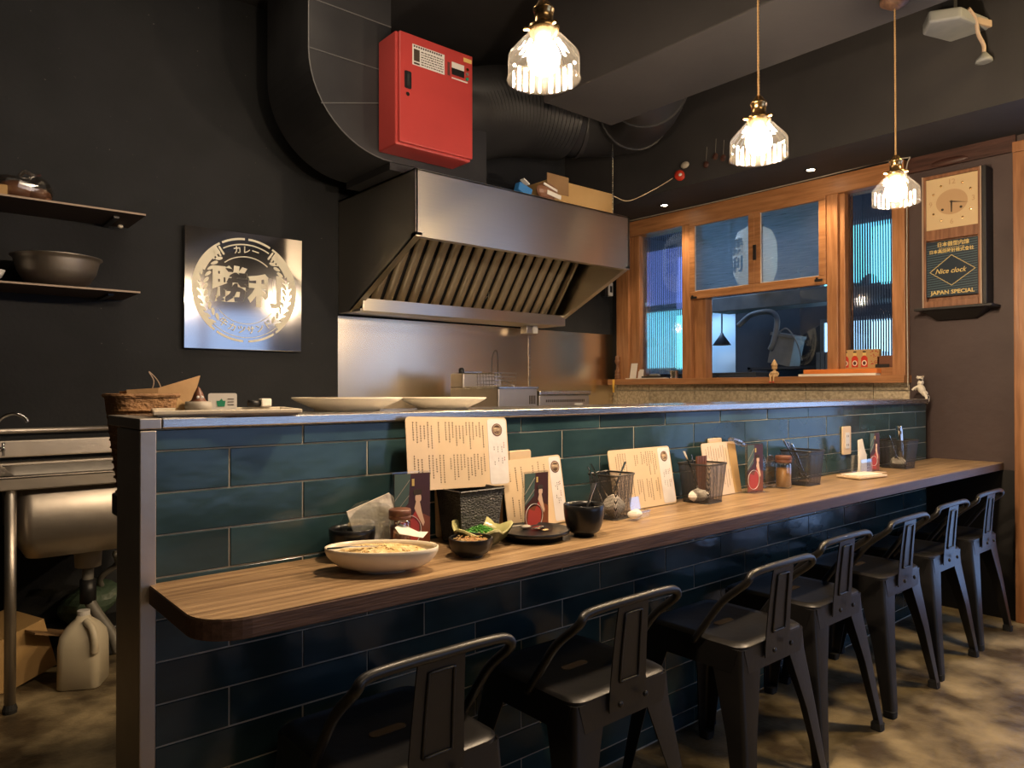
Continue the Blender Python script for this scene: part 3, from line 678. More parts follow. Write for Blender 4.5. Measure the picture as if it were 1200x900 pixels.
# sink
sk = thing('kitchen_sink', 'worn stainless steel sink on tube legs at left', 'sink', (.20, 1.49, 0))
MB().b2((0, .585, .80), (.95, .62, .868)).build('backsplash', 'steel_dull', sk, bevel=.006)
rim = MB(); rim.b2((0.0, 0, .735), (.95, .012, .782)); rim.b2((0, 0, .76), (.012, .62, .782)); rim.b2((.938, 0, .76), (.95, .62, .782))
rim.b2((.0, 0, .770), (.95, .045, .782)); rim.b2((0, .53, .770), (.95, .62, .782)); rim.b2((0, 0, .770), (.10, .62, .782)); rim.b2((.55, 0, .770), (.95, .62, .782))
rim.build('rim', 'steel_dull', sk, bevel=.004)
ba = MB()
def loopbox(z_, a, b_, c, d, n=6, r=.05): return [(x, y, z_) for x, y in rrect(c-a, d-b_, r, n, (a+c)/2, (b_+d)/2)]
l1 = loopbox(.772, .10, .045, .55, .53); l2 = loopbox(.56, .105, .05, .545, .525); l3 = loopbox(.485, .14, .085, .51, .49); n_ = len(l1)
ba.add(l1+l2+l3, [(j*n_+i, j*n_+(i+1) % n_, (j+1)*n_+(i+1) % n_, (j+1)*n_+i) for j in range(2) for i in range(n_)]+[tuple(2*n_+i for i in range(n_))])
o = ba.build('basin', 'steel_dull', sk, smooth=True); o.modifiers.new('solid', 'SOLIDIFY').thickness = .002
for x, y in ((.085, .02), (.085, .55), (.90, .02), (.90, .55)):
    MB().tube([(x, y, .02), (x, y, .76)], .017, 14).build('leg', 'steel_dull', sk, smooth=True)
    MB().lathe([(.02, 0), (.022, .012), (.017, .03)], 14, (x, y, 0)).build('foot', 'rubber', sk)
MB().lathe([(.045, 0), (.05, .09), (.036, .095)], 20, (.36, .3, .39)).build('strainer', 'pvc', sk, smooth=True)
MB().tube(arc([(.36, .3, .39), (.36, .3, .28), (.38, .28, .22), (.43, .25, .13), (.45, .22, .06)]), .020, 12).build('drain_hose', 'hose', sk, smooth=True)
MB().tube([(.36, .3, .34), (.36, .3, .25)], .028, 12).build('trap', 'black_plastic', sk, smooth=True)
MB().tube(arc([(.46, .33, .42), (.48, .40, .36), (.43, .45, .3), (.46, .5, .22)]), .012, 8).build('supply_hose', 'hose', sk, smooth=True)
fa = thing('faucet', 'chrome gooseneck kitchen faucet with cross handle at the left edge', 'faucet', (.265, 1.96, .783))
MB().lathe([(.02, 0), (.02, .01), (.012, .014), (.011, .06)], 16).build('faucet_base', 'chrome', fa, smooth=True)
MB().tube(arc([(0, 0, .05), (.005, 0, .12), (.03, -.01, .175), (.07, -.02, .195), (.105, -.03, .180), (.115, -.032, .162)]), .0065, 10).build('spout', 'chrome', fa, smooth=True)
MB().tube([(.0, 0, .055), (.035, -.01, .06)], .009, 10).build('valve', 'chrome', fa, smooth=True)
h_ = MB(); h_.tube([(.04, -.01, .035), (.04, -.01, .085)], .005, 8); h_.tube([(.04, -.035, .06), (.04, .015, .06)], .005, 8); h_.build('handle', 'chrome', fa, smooth=True)
tag(MB().tube([(-.6, BY-.03, .905), (1.0, BY-.03, .905)], .012, 12).build('wall_pipe', 'steel_dull', smooth=True), 'horizontal steel pipe along the dark wall above the sink', 'pipe')
pf = MB(); 
tag(MB().b2((0, 0, 0), (.26, .20, .05)).build('black_tray_table', 'black_wood', loc=(.385, .32, .775), bevel=.004), 'black flat shelf board sticking out behind the bar end', 'shelf')
bl = bpy.data.objects['black_tray_table']; MB().b2((.21, .02, -.775), (.24, .05, 0)).build('leg', 'black_metal', bl); MB().b2((.21, .15, -.775), (.24, .18, 0)).build('leg', 'black_metal', bl)
tag(MB().b2((0, 0, 0), (.018, .018, .66)).build('support_post', 'steel_dull', loc=(.330, .185, 0), bevel=.002), 'thin upright steel post just behind the bar end panel', 'post')
# jug
jg = thing('plastic_jug', 'translucent white gallon jug with a side handle on the floor under the sink', 'jug', (.518, 1.63, 0), rz=-.5)
jb = MB(); loops = []
for z_, s_, r in ((0, .062, .02), (.004, .07, .025), (.15, .07, .03), (.185, .066, .034), (.215, .05, .038), (.238, .026, .024), (.25, .02, .018)):
    loops += [(x, y, z_) for x, y in rrect(2*s_, 2*s_, min(r, s_*.95), 5)]
n_ = 24
jb.add(loops, [(j*n_+i, j*n_+(i+1) % n_, (j+1)*n_+(i+1) % n_, (j+1)*n_+i) for j in range(6) for i in range(n_)]+[tuple(range(n_))[::-1], tuple(6*n_+i for i in range(n_))])
jb.build('jug_body', 'jug', jg, smooth=True)
MB().tube(arc([(.02, -.035, .235), (.048, -.06, .215), (.062, -.072, .17), (.058, -.068, .13)]), .013, 10).build('handle', 'jug', jg, smooth=True)
MB().lathe([(.021, .246), (.021, .266), (.0, .267)], 18).build('cap', 'white', jg)
bx = thing('cardboard_box', 'open flattened cardboard box on the floor at the left edge under the sink', 'box', (.21, 1.70, .005), rz=.35)
MB().box((.09, .12, .09), (.30, .26, .19), Matrix.Rotation(-.25, 3, 'Y')).build('box_body', 'card_board', bx)
MB().box((.24, .0, .16), (.2, .16, .006), Matrix.Rotation(.35, 3, 'Y')).build('flap', 'card_dark', bx)
gb = MB().ball((0, 0, .0), (.11, .09, .075), 18, 10); gb.v = [(x+.015*math.sin(30*z_), y+.012*math.sin(40*x), z_+.012*math.sin(25*x+31*y)) for x, y, z_ in gb.v]
tag(gb.build('rubbish_bag', 'bag_green', loc=(.60, 1.98, .205)), 'crumpled dark green plastic bag behind the jug', 'bag')
tag(MB().b2((0, 0, 0), (.3, .2, .12)).build('black_crate', 'black_plastic', loc=(.44, 1.87, .0005), bevel=.01), 'black crate in the shadow behind the jug', 'crate')
t = thing('junction_box', 'small grey box mounted on the wall below the sink basin', 'box', (.60, 2.119, .43))
MB().b2((-.035, -.05, -.03), (.035, 0, .03)).build('box_body', 'pvc', t, bevel=.004); MB().b2((-.03, -.054, -.025), (.03, -.05, .025)).build('lid', 'pvc', t, bevel=.001)
rk = thing('wire_rack', 'dark wire dish rack cut by the left picture edge below the sink', 'rack', (.13, 1.68, 0))
for z_ in (.30, .45, .60):
    m = MB()
    for k in range(7): m.tube([(-.1, k*.045, z_), (.125, k*.045, z_)], .003, 5)
    m.tube([(-.1, 0, z_), (.125, 0, z_), (.125, .27, z_), (-.1, .27, z_), (-.1, 0, z_)], .004, 5); m.build('rack_shelf', 'mesh_metal', rk)
for x in (-.1, .125):
    for y in (0, .27): MB().tube([(x, y, .28), (x, y, .66)], .006, 6).build('post', 'mesh_metal', rk)

# ---- hood
hd = thing('range_hood', 'large stainless steel range hood with slanted grease filters over the kitchen', 'hood', (1.774, 1.366, 0))
HW, HD, HT, HM, HB = 1.462, .750, 2.066, 1.766, 1.470
MB().b2((0, 0, HM), (HW, .012, HT)).build('front_panel', 'steel_h', hd, bevel=.002)
side = [(0.0, HM), (0.0, HT), (HD, HT), (HD, HB), (.625, HB)]
MB().prism(side, 0, .012, 'yz').build('side_panel', 'steel_h', hd); MB().prism(side, HW-.012, HW, 'yz').build('side_panel', 'steel_h', hd)
MB().b2((0, 0, HT-.008), (HW, HD, HT+.0)).build('top_panel', 'steel_h', hd)
# slanted rim around the open underside
sl = [(0, HM), (.012, HM-.006), (.625, HB), (.625, HB+.012), (.03, HM+.03), (0, HM+.03)]
rimb = MB()
def slant(y): return HM+(HB-HM)*y/.625
for x0, x1 in ((0.0, .035), (HW-.035, HW)):
    rimb.prism([(-.001, HM), (.625, HB-.001), (.625, HB+.012), (-.001, HM+.012)], x0, x1, 'yz')
rimb.b2((0, -.001, HM-.006), (HW, .04, HM+.012)); rimb.build('rim', 'steel_h', hd)
# inner face of the right side + trough with vertical lip
MB().b2((.02, .52, HB-.002), (HW-.012, .532, HB+.062)).build('grease_trough', 'steel_h', hd, bevel=.002)
MB().b2((.012, .532, HB-.002), (HW-.012, HD-.002, HB+.010)).build('grease_trough', 'steel_h', hd)
P0, P1 = Vector((0, .235, 2.02)), Vector((0, .600, HB+.045))
dirv = (P1-P0).normalized(); nrm = Vector((0, dirv.z, -dirv.y))
fb = MB(); a0, a1 = P0-nrm*.03, P1-nrm*.03
fb.add([(.03, a0.y, a0.z), (HW-.080, a0.y, a0.z), (HW-.080, a1.y, a1.z), (.03, a1.y, a1.z), (.03, a0.y-nrm.y*.01, a0.z-nrm.z*.01), (HW-.080, a0.y-nrm.y*.01, a0.z-nrm.z*.01), (HW-.080, a1.y-nrm.y*.01, a1.z-nrm.z*.01), (.03, a1.y-nrm.y*.01, a1.z-nrm.z*.01)],
       [(0, 1, 2, 3), (7, 6, 5, 4), (0, 4, 5, 1), (1, 5, 6, 2), (2, 6, 7, 3), (3, 7, 4, 0)]); fb.build('filter_back', 'black_metal', hd)
MB().box(((P0+P1)/2+Vector((HW-.072, 0, 0))), (.016, (P1-P0).length, .03), Matrix.Rotation(math.atan2((P1-P0).z, (P1-P0).y), 3, 'X')).build('filter_frame', 'filter', hd)
NB = 18; stp = (HW-.115)/NB
for k in range(NB):
    x = .025+stp*(k+.5); m = MB(); rad = .0265; prof = []
    for i in range(8):
        a = PI*i/7; prof.append((math.cos(a)*rad, math.sin(a)*rad*.75))
    vs = []
    for P in (P0, P1):
        for u, v in prof: q = P-nrm*.022+nrm*v; vs.append((x+u, q.y, q.z))
    fs = [(i, i+1, 9+i, 8+i) for i in range(7)]+[tuple(range(8))[::-1], tuple(range(8, 16)), (0, 8, 15, 7)]
    m.add(vs, fs).build('filter_slat', 'filter', hd, auto=True)
for x in (.36, .82):
    hh = MB(); c = P0.lerp(P1, .80)+nrm*.004
    hh.tube(arc([(x, c.y-.02, c.z+.015), (x+.012, c.y, c.z-.012), (x+.02, c.y+.02, c.z-.004), (x+.016, c.y+.03, c.z-.02)]), .0025, 6); hh.build('filter_handle', 'chrome', hd)
tag(MB().b2((2.99, 1.99, 1.418), (3.08, 2.05, 1.4675)).build('hood_switch_box', 'steel_dull', bevel=.002), 'small box with brown and white halves hanging under the hood lip', 'box')
sb = bpy.data.objects['hood_switch_box']; MB().b2((3.04, 1.984, 1.42), (3.078, 1.99, 1.466)).build('label_plate', 'white', sb)
# socket on wall right of hood
t = thing('wall_switch', 'small black and white switch on the wall right of the hood', 'switch', (3.84, BY-.001, 1.775))
MB().b2((-.03, -.04, -.05), (0, 0, .04)).build('box_body', 'black_plastic', t, bevel=.003); MB().b2((.0, -.045, -.045), (.045, 0, .05)).build('switch_plate', 'white', t, bevel=.003); MB().b2((.012, -.049, -.02), (.032, -.045, .025)).build('rocker', 'black_plastic', t)

# stuff on top of the hood
t = thing('cardboard_box', 'yellow-tan open cardboard box lying on the right end of the hood', 'box', (2.66, 1.42, HT+.0005))
c_ = MB(); c_.b2((0, 0, 0), (.50, .004, .13)); c_.b2((0, .26, 0), (.50, .264, .13)); c_.b2((0, 0, 0), (.004, .264, .13)); c_.b2((.496, 0, 0), (.5, .264, .13)); c_.b2((0, 0, 0), (.5, .264, .004)); c_.build('box_body', 'card_board', t)
MB().box((.05, -.003, .105), (.16, .004, .10)).build('flap', 'card_dark', t)
t = thing('wrapped_packet', 'brown plastic-wrapped packet with white label on the hood, in front of the box flap', 'packet', (2.56, 1.385, HT+.0005))
k_ = MB().ball((.05, .01, .045), (.075, .03, .045), 14, 8); k_.build('packet_body', 'brown_pack', t)
MB().box((.045, -.022, .06), (.10, .003, .012), Matrix.Rotation(.25, 3, 'Y')).build('label_strip', 'white', t); MB().box((.07, -.023, .024), (.10, .003, .022), Matrix.Rotation(.15, 3, 'Y')).build('label_strip', 'white', t)
t = thing('blue_packet', 'small blue packet with a white square on top of the hood', 'packet', (2.42, 1.39, HT+.0005))
MB().box((.035, .02, .028), (.09, .04, .045), Matrix.Rotation(.3, 3, 'Y')).build('packet_body', 'blue_pack', t, bevel=.004)
MB().box((.03, .0, .065), (.045, .03, .006), Matrix.Rotation(.5, 3, 'Y')).build('label_square', 'white', t)
tag(MB().tube([(3.105, 1.378, HT), (3.105, 1.378, CZ)], .003, 6).build('suspension_rod', 'steel'), 'thin steel rod holding the hood from the ceiling', 'rod')
tag(MB().tube(arc([(3.107, 1.378, 2.17), (3.2, 1.34, 2.15), (3.33, 1.27, 2.22), (3.45, 1.22, 2.30)]), .0022, 5).build('string', 'paper'), 'pale string sagging from the rod to the red ornament', 'string')
t = thing('red_ornament', 'red and white hanging ornament on the dark beam face above the window', 'ornament', (3.435, 1.13, 2.30))
rb = MB().ball((0, .03, .0), (.012, .04, .03), 12, 8, Matrix.Rotation(.6, 3, 'X')); rb.build('ornament_body', 'red', t, smooth=True)
MB().ball((-.004, -.01, .05), (.010, .03, .02), 10, 6).build('ornament_top', 'pvc', t, smooth=True); MB().ball((-.008, .02, .0), (.006, .014, .01), 10, 6).build('ornament_spot', 'white', t)
t = thing('hanging_trinkets', 'dim cluster of dark trinkets on cords beside the red ornament', 'ornament', (3.435, .92, 2.30))
for k, (y, z_) in enumerate(((-.05, .03), (.0, .05), (.06, .02), (-.1, .0))):
    MB().ball((0, y, z_), (.010, .018, .02), 8, 6).build('trinket', 'dark_wood', t); MB().tube([(0, y, z_+.015), (.008, y, z_+.1)], .0015, 4).build('cord', 'hose', t)

# ---- ducts
du = thing('exhaust_duct', 'black exhaust ducting above the hood, sheet-metal elbow at left and ribbed hose at right', 'duct', (0, 1.455, 0))
def elbow(x0, z0, Ro, n=14):
    # vertical leg at outer x0, arc to horizontal at bottom z0
    pts = [(x0, CZ)]
    for i in range(n+1):
        a = PI+PI/2*i/n; pts.append((x0+Ro+Ro*math.cos(a), z0+Ro+Ro*math.sin(a)))
    return pts
outp = elbow(1.303, 2.10, .40); inn = [(2.25, 2.10), (2.25, 2.36), (1.95, 2.36)]
for i in range(7): a = PI*1.5-PI/2*i/6; inn.append((1.85+.15*math.cos(a), 2.51+.15*math.sin(a)))
inn.append((1.70, CZ))
MB().prism(outp+inn, 0, .44, 'xz').build('duct_body', 'duct', du)
sm = MB(); 
for i in range(len(outp)-1): sm.tube([(outp[i][0], -.002, outp[i][1]), (outp[i+1][0], -.002, outp[i+1][1])], .003, 5)
for (xa, za, xb, zb) in ((1.303, 2.71, 1.70, 2.71), (1.303, 2.50, 1.70, 2.50), (1.36, 2.28, 1.72, 2.37)): sm.tube([(xa, -.002, za), (xb, -.002, zb)], .0025, 5)
sm.build('seam', 'duct_edge', du)
MB().b2((1.70, .01, 2.067), (2.24, .43, 2.10)).build('collar', 'duct', du)
fx = du
fp = arc([(2.05, 1.72, 2.38), (2.30, 1.72, 2.52), (2.60, 1.70, 2.62), (2.95, 1.66, 2.66)], 26)
rs = [.235+(.008 if i % 2 else -.004) for i in range(len(fp))]
MB().tube(fp, rs, 28).build('ribbed_hose', 'duct', fx, auto=True, loc=(0, -1.455, 0))
p2 = arc([(2.93, 1.665, 2.66), (3.12, 1.60, 2.66), (3.20, 1.35, 2.64), (3.0, 1.05, 2.62), (2.66, .80, 2.62)], 8)
MB().tube(p2, .205, 28).build('round_duct', 'duct', fx, smooth=True, loc=(0, -1.455, 0))
for k in (0, 6, 18, 26):
    a = p2[k]; b = p2[min(k+1, len(p2)-1)] if k+1 < len(p2) else p2[k]; d = (p2[min(k+1, len(p2)-1)]-p2[max(k-1, 0)]).normalized()
    MB().tube([a-d*.012, a+d*.012], .214, 28).build('clamp_ring', 'duct', fx, auto=True, loc=(0, -1.455, 0))
rb = thing('red_control_box', 'red enamel fire-suppression control box hung on the black duct above the hood', 'box', (1.632, 1.30, 2.128))
MB().b2((0, .004, 0), (.405, .15, .492)).build('box_body', 'red_box', rb, bevel=.006)
MB().b2((.012, -.012, .010), (.405, .003, .490)).build('door', 'red_box', rb, bevel=.004, seg=3)
MB().prism(rrect(.034, .075, .006, 3, .052, .285), -.016, -.012, 'xz').build('latch', 'black_plastic', rb); MB().b2((.046, -.019, .258), (.058, -.016, .312)).build('latch_lever', 'rubber', rb)
MB().lathe([(.009, 0), (.009, .004)], 12, rot=Matrix.Rotation(PI/2, 3, 'X'), c=(.05, -.012, .222)).build('keyhole', 'chrome', rb)
lb = MB().b2((.075, -.0135, .36), (.245, -.0125, .45)).build('instruction_label', 'white', rb)
ik = MB(); ik.b2((.082, -.0145, .378), (.112, -.0135, .43)); ik.b2((.082, -.0145, .364), (.112, -.0135, .372))
for r in range(6):
    x = .12
    while x < .235:
        l = random.uniform(.004, .014); ik.b2((x, -.0145, .368+r*.011), (min(x+l, .238), -.0135, .372+r*.011)); x += l+.004
for k in range(13): ik.b2((.082+k*.0118, -.0145, .438), (.089+k*.0118, -.0135, .446))
ik.build('printed_marks', 'ink', rb)
MB().b2((.285, -.0145, .375), (.355, -.0125, .405)).build('gauge', 'black_plastic', rb); MB().b2((.285, -.0145, .406), (.355, -.0125, .432)).build('gauge_dial', 'white', rb)
MB().b2((.262, -.0135, .365), (.276, -.0125, .425)).build('sticker', 'brown_ink', rb)
MB().b2((.352, -.0145, .452), (.398, -.0125, .470)).build('sticker', 'gold', rb)
for z_, m in ((.418, 'brass'), (.398, 'hose'), (.375, 'green')): MB().lathe([(.008, 0), (.007, .006)], 12, rot=Matrix.Rotation(PI/2, 3, 'X'), c=(.372, -.012, z_)).build('lamp_button', m, rb)
MB().b2((.285, -.0135, .356), (.375, -.0125, .362)).build('sticker', 'white', rb)

# bracket and sprinkler at the top right
t = thing('ceiling_bracket', 'grey metal bracket plate under the ceiling at the top right corner', 'bracket', (3.2, -.25, 2.56))
MB().prism([(0, 0), (.10, .06), (.34, -.02), (.34, -.16), (.06, -.10)], 0, .05).build('plate', 'far_grey', t, bevel=.01)
MB().box((.26, -.14, .02), (.4, .03, .03), Matrix.Rotation(-.35, 3, 'Z')).build('arm', 'shelf_edge', t, bevel=.004)
MB().b2((.1, -.06, .05), (.14, -.02, CZ-2.56)).build('hanger', 'duct', t); MB().b2((.28, -.1, .05), (.32, -.06, CZ-2.56)).build('hanger', 'duct', t)
t = thing('sprinkler', 'small round sprinkler nozzle hanging from a bent metal pipe at top right', 'sprinkler', (3.36, -.36, 2.46))
MB().tube(arc([(-.05, .0, .15), (0, -.01, .12), (.03, -.01, .07), (.06, -.02, .03), (.065, -.02, .0)]), .008, 8).build('pipe', 'shelf_edge', t, smooth=True)
MB().lathe([(.008, .01), (.03, -.02), (.032, -.03), (.022, -.034), (.0, -.03)], 20, (.065, -.02, -.01)).build('nozzle', 'far_grey', t, smooth=True)

# ---- fryer etc.
fy = thing('deep_fryer', 'stainless steel countertop deep fryer with raised back housing', 'fryer', (2.32, 1.45, .87))
MB().b2((0, 0, 0), (.27, .42, .205)).build('tank', 'steel_dull', fy, bevel=.006)
MB().b2((.0, .30, .205), (.27, .42, .285)).build('control_housing', 'steel_dull', fy, bevel=.008)
ro = MB(); ro.b2((-.005, -.006, .20), (.275, .006, .212)); ro.b2((-.005, -.006, .2), (.006, .30, .212)); ro.b2((.264, -.006, .2), (.275, .3, .212)); ro.build('rim', 'steel', fy, bevel=.002)
for k in range(4): MB().b2((.21+k*.012, -.002, .12), (.216+k*.012, 0, .165)).build('vent_slot', 'ink', fy)
kn = MB()
fbk = thing('fryer_basket', 'wire fryer basket with a long handle hooked on the deep fryer', 'basket', (2.40, 1.56, 1.084))
wm = MB()
for k in range(8): wm.tube([(-.05+k*.02, -.05, .07), (-.05+k*.02, -.045, 0), (-.05+k*.02, .1, 0), (-.05+k*.02, .105, .07)], .0012, 4)
for k in range(4): wm.tube([(-.055, -.05+.0, .01+k*.02), (.095, -.05, .01+k*.02), (.095, .105, .01+k*.02), (-.055, .105, .01+k*.02), (-.055, -.05, .01+k*.02)], .0014, 4)
stuff(wm.build('basket_wire', 'chrome', fbk))
MB().tube([(.06, .1, .06), (.10, .0, .01), (.0, -.14, -.0)], .004, 8).build('handle', 'steel_dull', fbk)
MB().tube(arc([(.045, .1, .06), (.05, .1, .15), (.065, .1, .19), (.085, .1, .18), (.09, .1, .06)]), .002, 6).build('wire_loop', 'mesh_metal', fbk)
tag(MB().b2((0, 0, 0), (.13, .05, .012)).build('flat_ladle', 'steel', loc=(2.36, 1.80, 1.1565), bevel=.003), 'flat steel strainer lying on top of the fryer housing', 'strainer')
MB().lathe([(.016, 0), (.016, .02), (.01, .03)], 12).build('knob', 'black_plastic', fy, loc=(.025, .35, .2855))
gr = thing('griddle', 'low stainless steel griddle with a row of vent slots right of the fryer', 'griddle', (2.60, 1.45, .87))
MB().b2((0, 0, 0), (.385, .42, .165)).build('griddle_body', 'steel_dull', gr, bevel=.005); MB().b2((-.003, -.008, .165), (.392, .425, .19)).build('griddle_top', 'steel', gr, bevel=.006)
vs_ = MB()
for k in range(26): vs_.b2((.05+k*.0115, -.0012, .128), (.056+k*.0115, .0005, .142))
stuff(vs_.build('vent_slot', 'ink', gr)); MB().b2((.265, -.002, .05), (.33, 0, .12)).build('rating_plate', 'white', gr)

# ================================================================ PENDANTS
def pendant(x, y, zb, ztop, label, small=False):
    t = thing('pendant_lamp', label, 'lamp', (x, y, zb), group='ribbed glass pendants over the counter')
    n = 56
    def ribbed(prof, th):
        vs = []
        for r, z_ in prof:
            for i in range(n):
                a = 2*PI*i/n; rr = r+(.0011 if i % 2 else -.0011)*(r/.07); vs.append((math.cos(a)*rr, math.sin(a)*rr, z_))
        fs = [(j*n+i, j*n+(i+1) % n, (j+1)*n+(i+1) % n, (j+1)*n+i) for j in range(len(prof)-1) for i in range(n)]
        return MB().add(vs, fs)
    prof = [(.070, 0), (.0705, .018), (.070, .044), (.0685, .049), (.047, .073), (.024, .098)]
    o = ribbed(prof, 0).build('lamp_shade', 'shade_glass', t)
    MB().lathe([(.0715, -.0015), (.0735, .0), (.0715, .002), (.0695, 0)], 48).build('shade_rim', 'shade_glass', t)
    MB().ball((0, 0, .042), (.032, .032, .033), 20, 14).build('bulb', 'bulb', t, smooth=True)
    so = MB().lathe([(.016, .072), (.030, .096), (.031, .104), (.018, .110), (.0185, .135), (.021, .137), (.021, .141), (.016, .146), (.010, .156), (.005, .160)], 24)
    so.build('socket', 'brass', t, smooth=True)
    for a in (0.4, 2.5, 4.6): MB().tube([(math.cos(a)*.026, math.sin(a)*.026, .100), (math.cos(a)*.040, math.sin(a)*.040, .100)], .0035, 8).build('thumb_screw', 'brass', t)
    L_ = ztop-zb-.16; tw = MB(); turns = L_/.016
    for ph in (0, PI):
        k = int(turns*6)
        tw.tube([(.0016*math.cos(ph+i*PI/3), .0016*math.sin(ph+i*PI/3), .158+L_*i/k) for i in range(k+1)], .0017, 5)
    stuff(tw.build('cord', 'cord', t, smooth=True))
    MB().lathe([(.045, ztop-zb-.001), (.045, ztop-zb-.012), (.02, ztop-zb-.03), (.005, ztop-zb-.034)], 24).build('ceiling_rose', 'counter_edge', t, smooth=True)
pendant(.975, -.347, 1.682, CZ, 'nearest of three ribbed glass pendant lamps, brass socket, above the dirty plates')
pendant(1.686, -.391, 1.662, CZ, 'middle one of three ribbed glass pendant lamps on a twisted gold cord')
pendant(2.50, -.40, 1.676, 2.352, 'farthest of three ribbed glass pendant lamps, hanging in front of the clock side window')
for y, lab in ((1.477, 'small lit recessed downlight over the left end of the timber window'), (.51, 'small lit recessed downlight over the right half of the timber window')):
    t = thing('downlight', lab, 'downlight', (3.70, y, 2.2345), group='downlights over the window')
    MB().lathe([(.034, 0), (.034, -.004), (.022, -.004), (.020, 0)], 24).build('trim_ring', 'ceiling', t, smooth=True)
    MB().lathe([(.019, -.001), (.019, -.003), (0, -.003)], 20).build('bulb', 'downlight', t)
    sp = bpy.data.lights.new('downlight_spot', 'SPOT'); sp.energy = 11; sp.spot_size = 1.9; sp.spot_blend = .7; sp.color = (1, .74, .45); sp.shadow_soft_size = .02
    o = bpy.data.objects.new('downlight_spot', sp); COL.objects.link(o); o.location = (3.70, y, 2.22)

# ================================================================ STOOLS
def make_stool():
    t = thing('metal_stool', 'x', 'stool', group='low-backed black metal stools along the counter')
    SH_, S = .441, .152
    sm_ = MB(); vs = []; lv = []
    for z_, k, r in ((SH_-.030, S, .03), (SH_-.006, S, .035), (SH_, S-.008, .035), (SH_-.0015, S-.03, .03), (SH_-.005, .06, .03), (SH_-.005, .004, .003)):
        lv += [(x, y, z_) for x, y in rrect(2*k, 2*k, min(r, k*.9), 4)]
    n = 20
    sm_.add(lv, [(j*n+i, j*n+(i+1) % n, (j+1)*n+(i+1) % n, (j+1)*n+i) for j in range(5) for i in range(n)]+[tuple(5*n+i for i in range(n))])
    sm_.build('seat', 'black_metal', t, auto=True)
    MB().prism(rrect(.075, .022, .010, 4), SH_-.006, SH_-.0040).build('seat_slot', 'ink', t)
    for a in range(4):
        sk_ = MB(); m3 = Matrix.Rotation(a*PI/2, 4, 'Z')
        sk_.add([m3 @ Vector(v) for v in [(-.125, -S-.002, SH_-.07), (.125, -S-.002, SH_-.07), (.14, -S, SH_-.012), (-.14, -S, SH_-.012), (-.125, -S+.001, SH_-.07), (.125, -S+.001, SH_-.07), (.14, -S+.003, SH_-.012), (-.14, -S+.003, SH_-.012)]],
                [(0, 1, 2, 3), (7, 6, 5, 4), (0, 4, 5, 1), (1, 5, 6, 2), (2, 6, 7, 3), (3, 7, 4, 0)])
        sk_.build('apron', 'black_metal', t)
    for sx in (-1, 1):
        for sy in (-1, 1):
            m = MB(); lv = []
            for z_, c, arm in ((SH_-.012, .150, .088), (SH_-.07, .1535, .082), (.22, .174, .052), (.03, .197, .034), (0.004, .199, .032)):
                r = .012; pts = [(c-arm, c)]
                pts += [(c-r+r*math.sin(PI/2*i/4), c-r+r*math.cos(PI/2*i/4)) for i in range(5)]
                pts += [(c, c-arm)]
                inn_ = [(c-.0035, c-arm)]+[(c-r+(r-.0035)*math.sin(PI/2*i/4), c-r+(r-.0035)*math.cos(PI/2*i/4)) for i in range(4, -1, -1)]+[(c-arm, c-.0035)]
                lv += [(sx*x, sy*y, z_) for x, y in pts+inn_]
            n = 14
            m.add(lv, [(j*n+i, j*n+(i+1) % n, (j+1)*n+(i+1) % n, (j+1)*n+i) for j in range(4) for i in range(n)]+[tuple(range(n)), tuple(4*n+i for i in range(n))])
            lg = m.build('leg', 'black_metal', t, auto=True)
            cp = MB().prism(rrect(.034, .034, .008, 3, sx*.183, sy*.183), 0, .022); cp.build('foot_cap', 'rubber', lg)
    # back: bent tube from the seat sides plus a pressed centre slat
    def ypos(z_): return -.156-(z_-.42)*.05
    tp = arc([(-.157, -.015, SH_-.02), (-.158, -.055, .478), (-.158, -.105, .545), (-.157, ypos(.605)-.002, .600), (-.140, ypos(.63)-.006, .620), (-.08, ypos(.632)-.010, .626), (0, ypos(.632)-.012, .627),
              (.08, ypos(.632)-.010, .626), (.140, ypos(.63)-.006, .620), (.157, ypos(.605)-.002, .600), (.158, -.105, .545), (.158, -.055, .478), (.157, -.015, SH_-.02)], 6)
    MB().tube(tp, .0095, 10).build('back_rail', 'black_metal', t, smooth=True)
    sl_ = MB(); lv = []
    zs = [.395, .42, .46, .52, .58, .622]
    for z_ in zs:
        wd = .058-.010*max(0, (z_-.42)/.2); y_ = ypos(max(z_, .42))-.004-(.008*((z_-.42)/.2)**2 if z_ > .42 else 0)
        lv += [(-wd, y_, z_), (wd, y_, z_), (wd, y_+.003, z_), (-wd, y_+.003, z_)]
    sl_.add(lv, [(j*4+i, j*4+(i+1) % 4, (j+1)*4+(i+1) % 4, (j+1)*4+i) for j in range(5) for i in range(4)]+[(0, 1, 2, 3), (20, 21, 22, 23)])
    bs_ = sl_.build('back_slat', 'black_metal', t, auto=True)
    fr_ = MB(); Q = []
    for (u, z_) in ((-.030, .455), (.030, .455), (.026, .600), (-.026, .600), (-.030, .455)):
        Q.append((u, ypos(z_)-.0065-(.008*((z_-.42)/.2)**2), z_))
    Q2 = []
    for a, b in zip(Q, Q[1:]):
        for k in range(5): Q2.append(tuple(a[i]+(b[i]-a[i])*k/5 for i in range(3)))
    Q2 = [(u, ypos(z_)-.0055-(.008*((z_-.42)/.2)**2), z_) for u, _, z_ in Q2]; Q2.append(Q2[0])
    fr_.tube(Q2, .0028, 6).build('pressed_frame', 'black_metal', bs_, smooth=True)
    for sx in (-1, 1): MB().ball((sx*.040, -.174, .415), (.007, .005, .007), 10, 6).build('bolt', 'chrome' if False else 'black_metal', t)
    return t
st0 = make_stool()
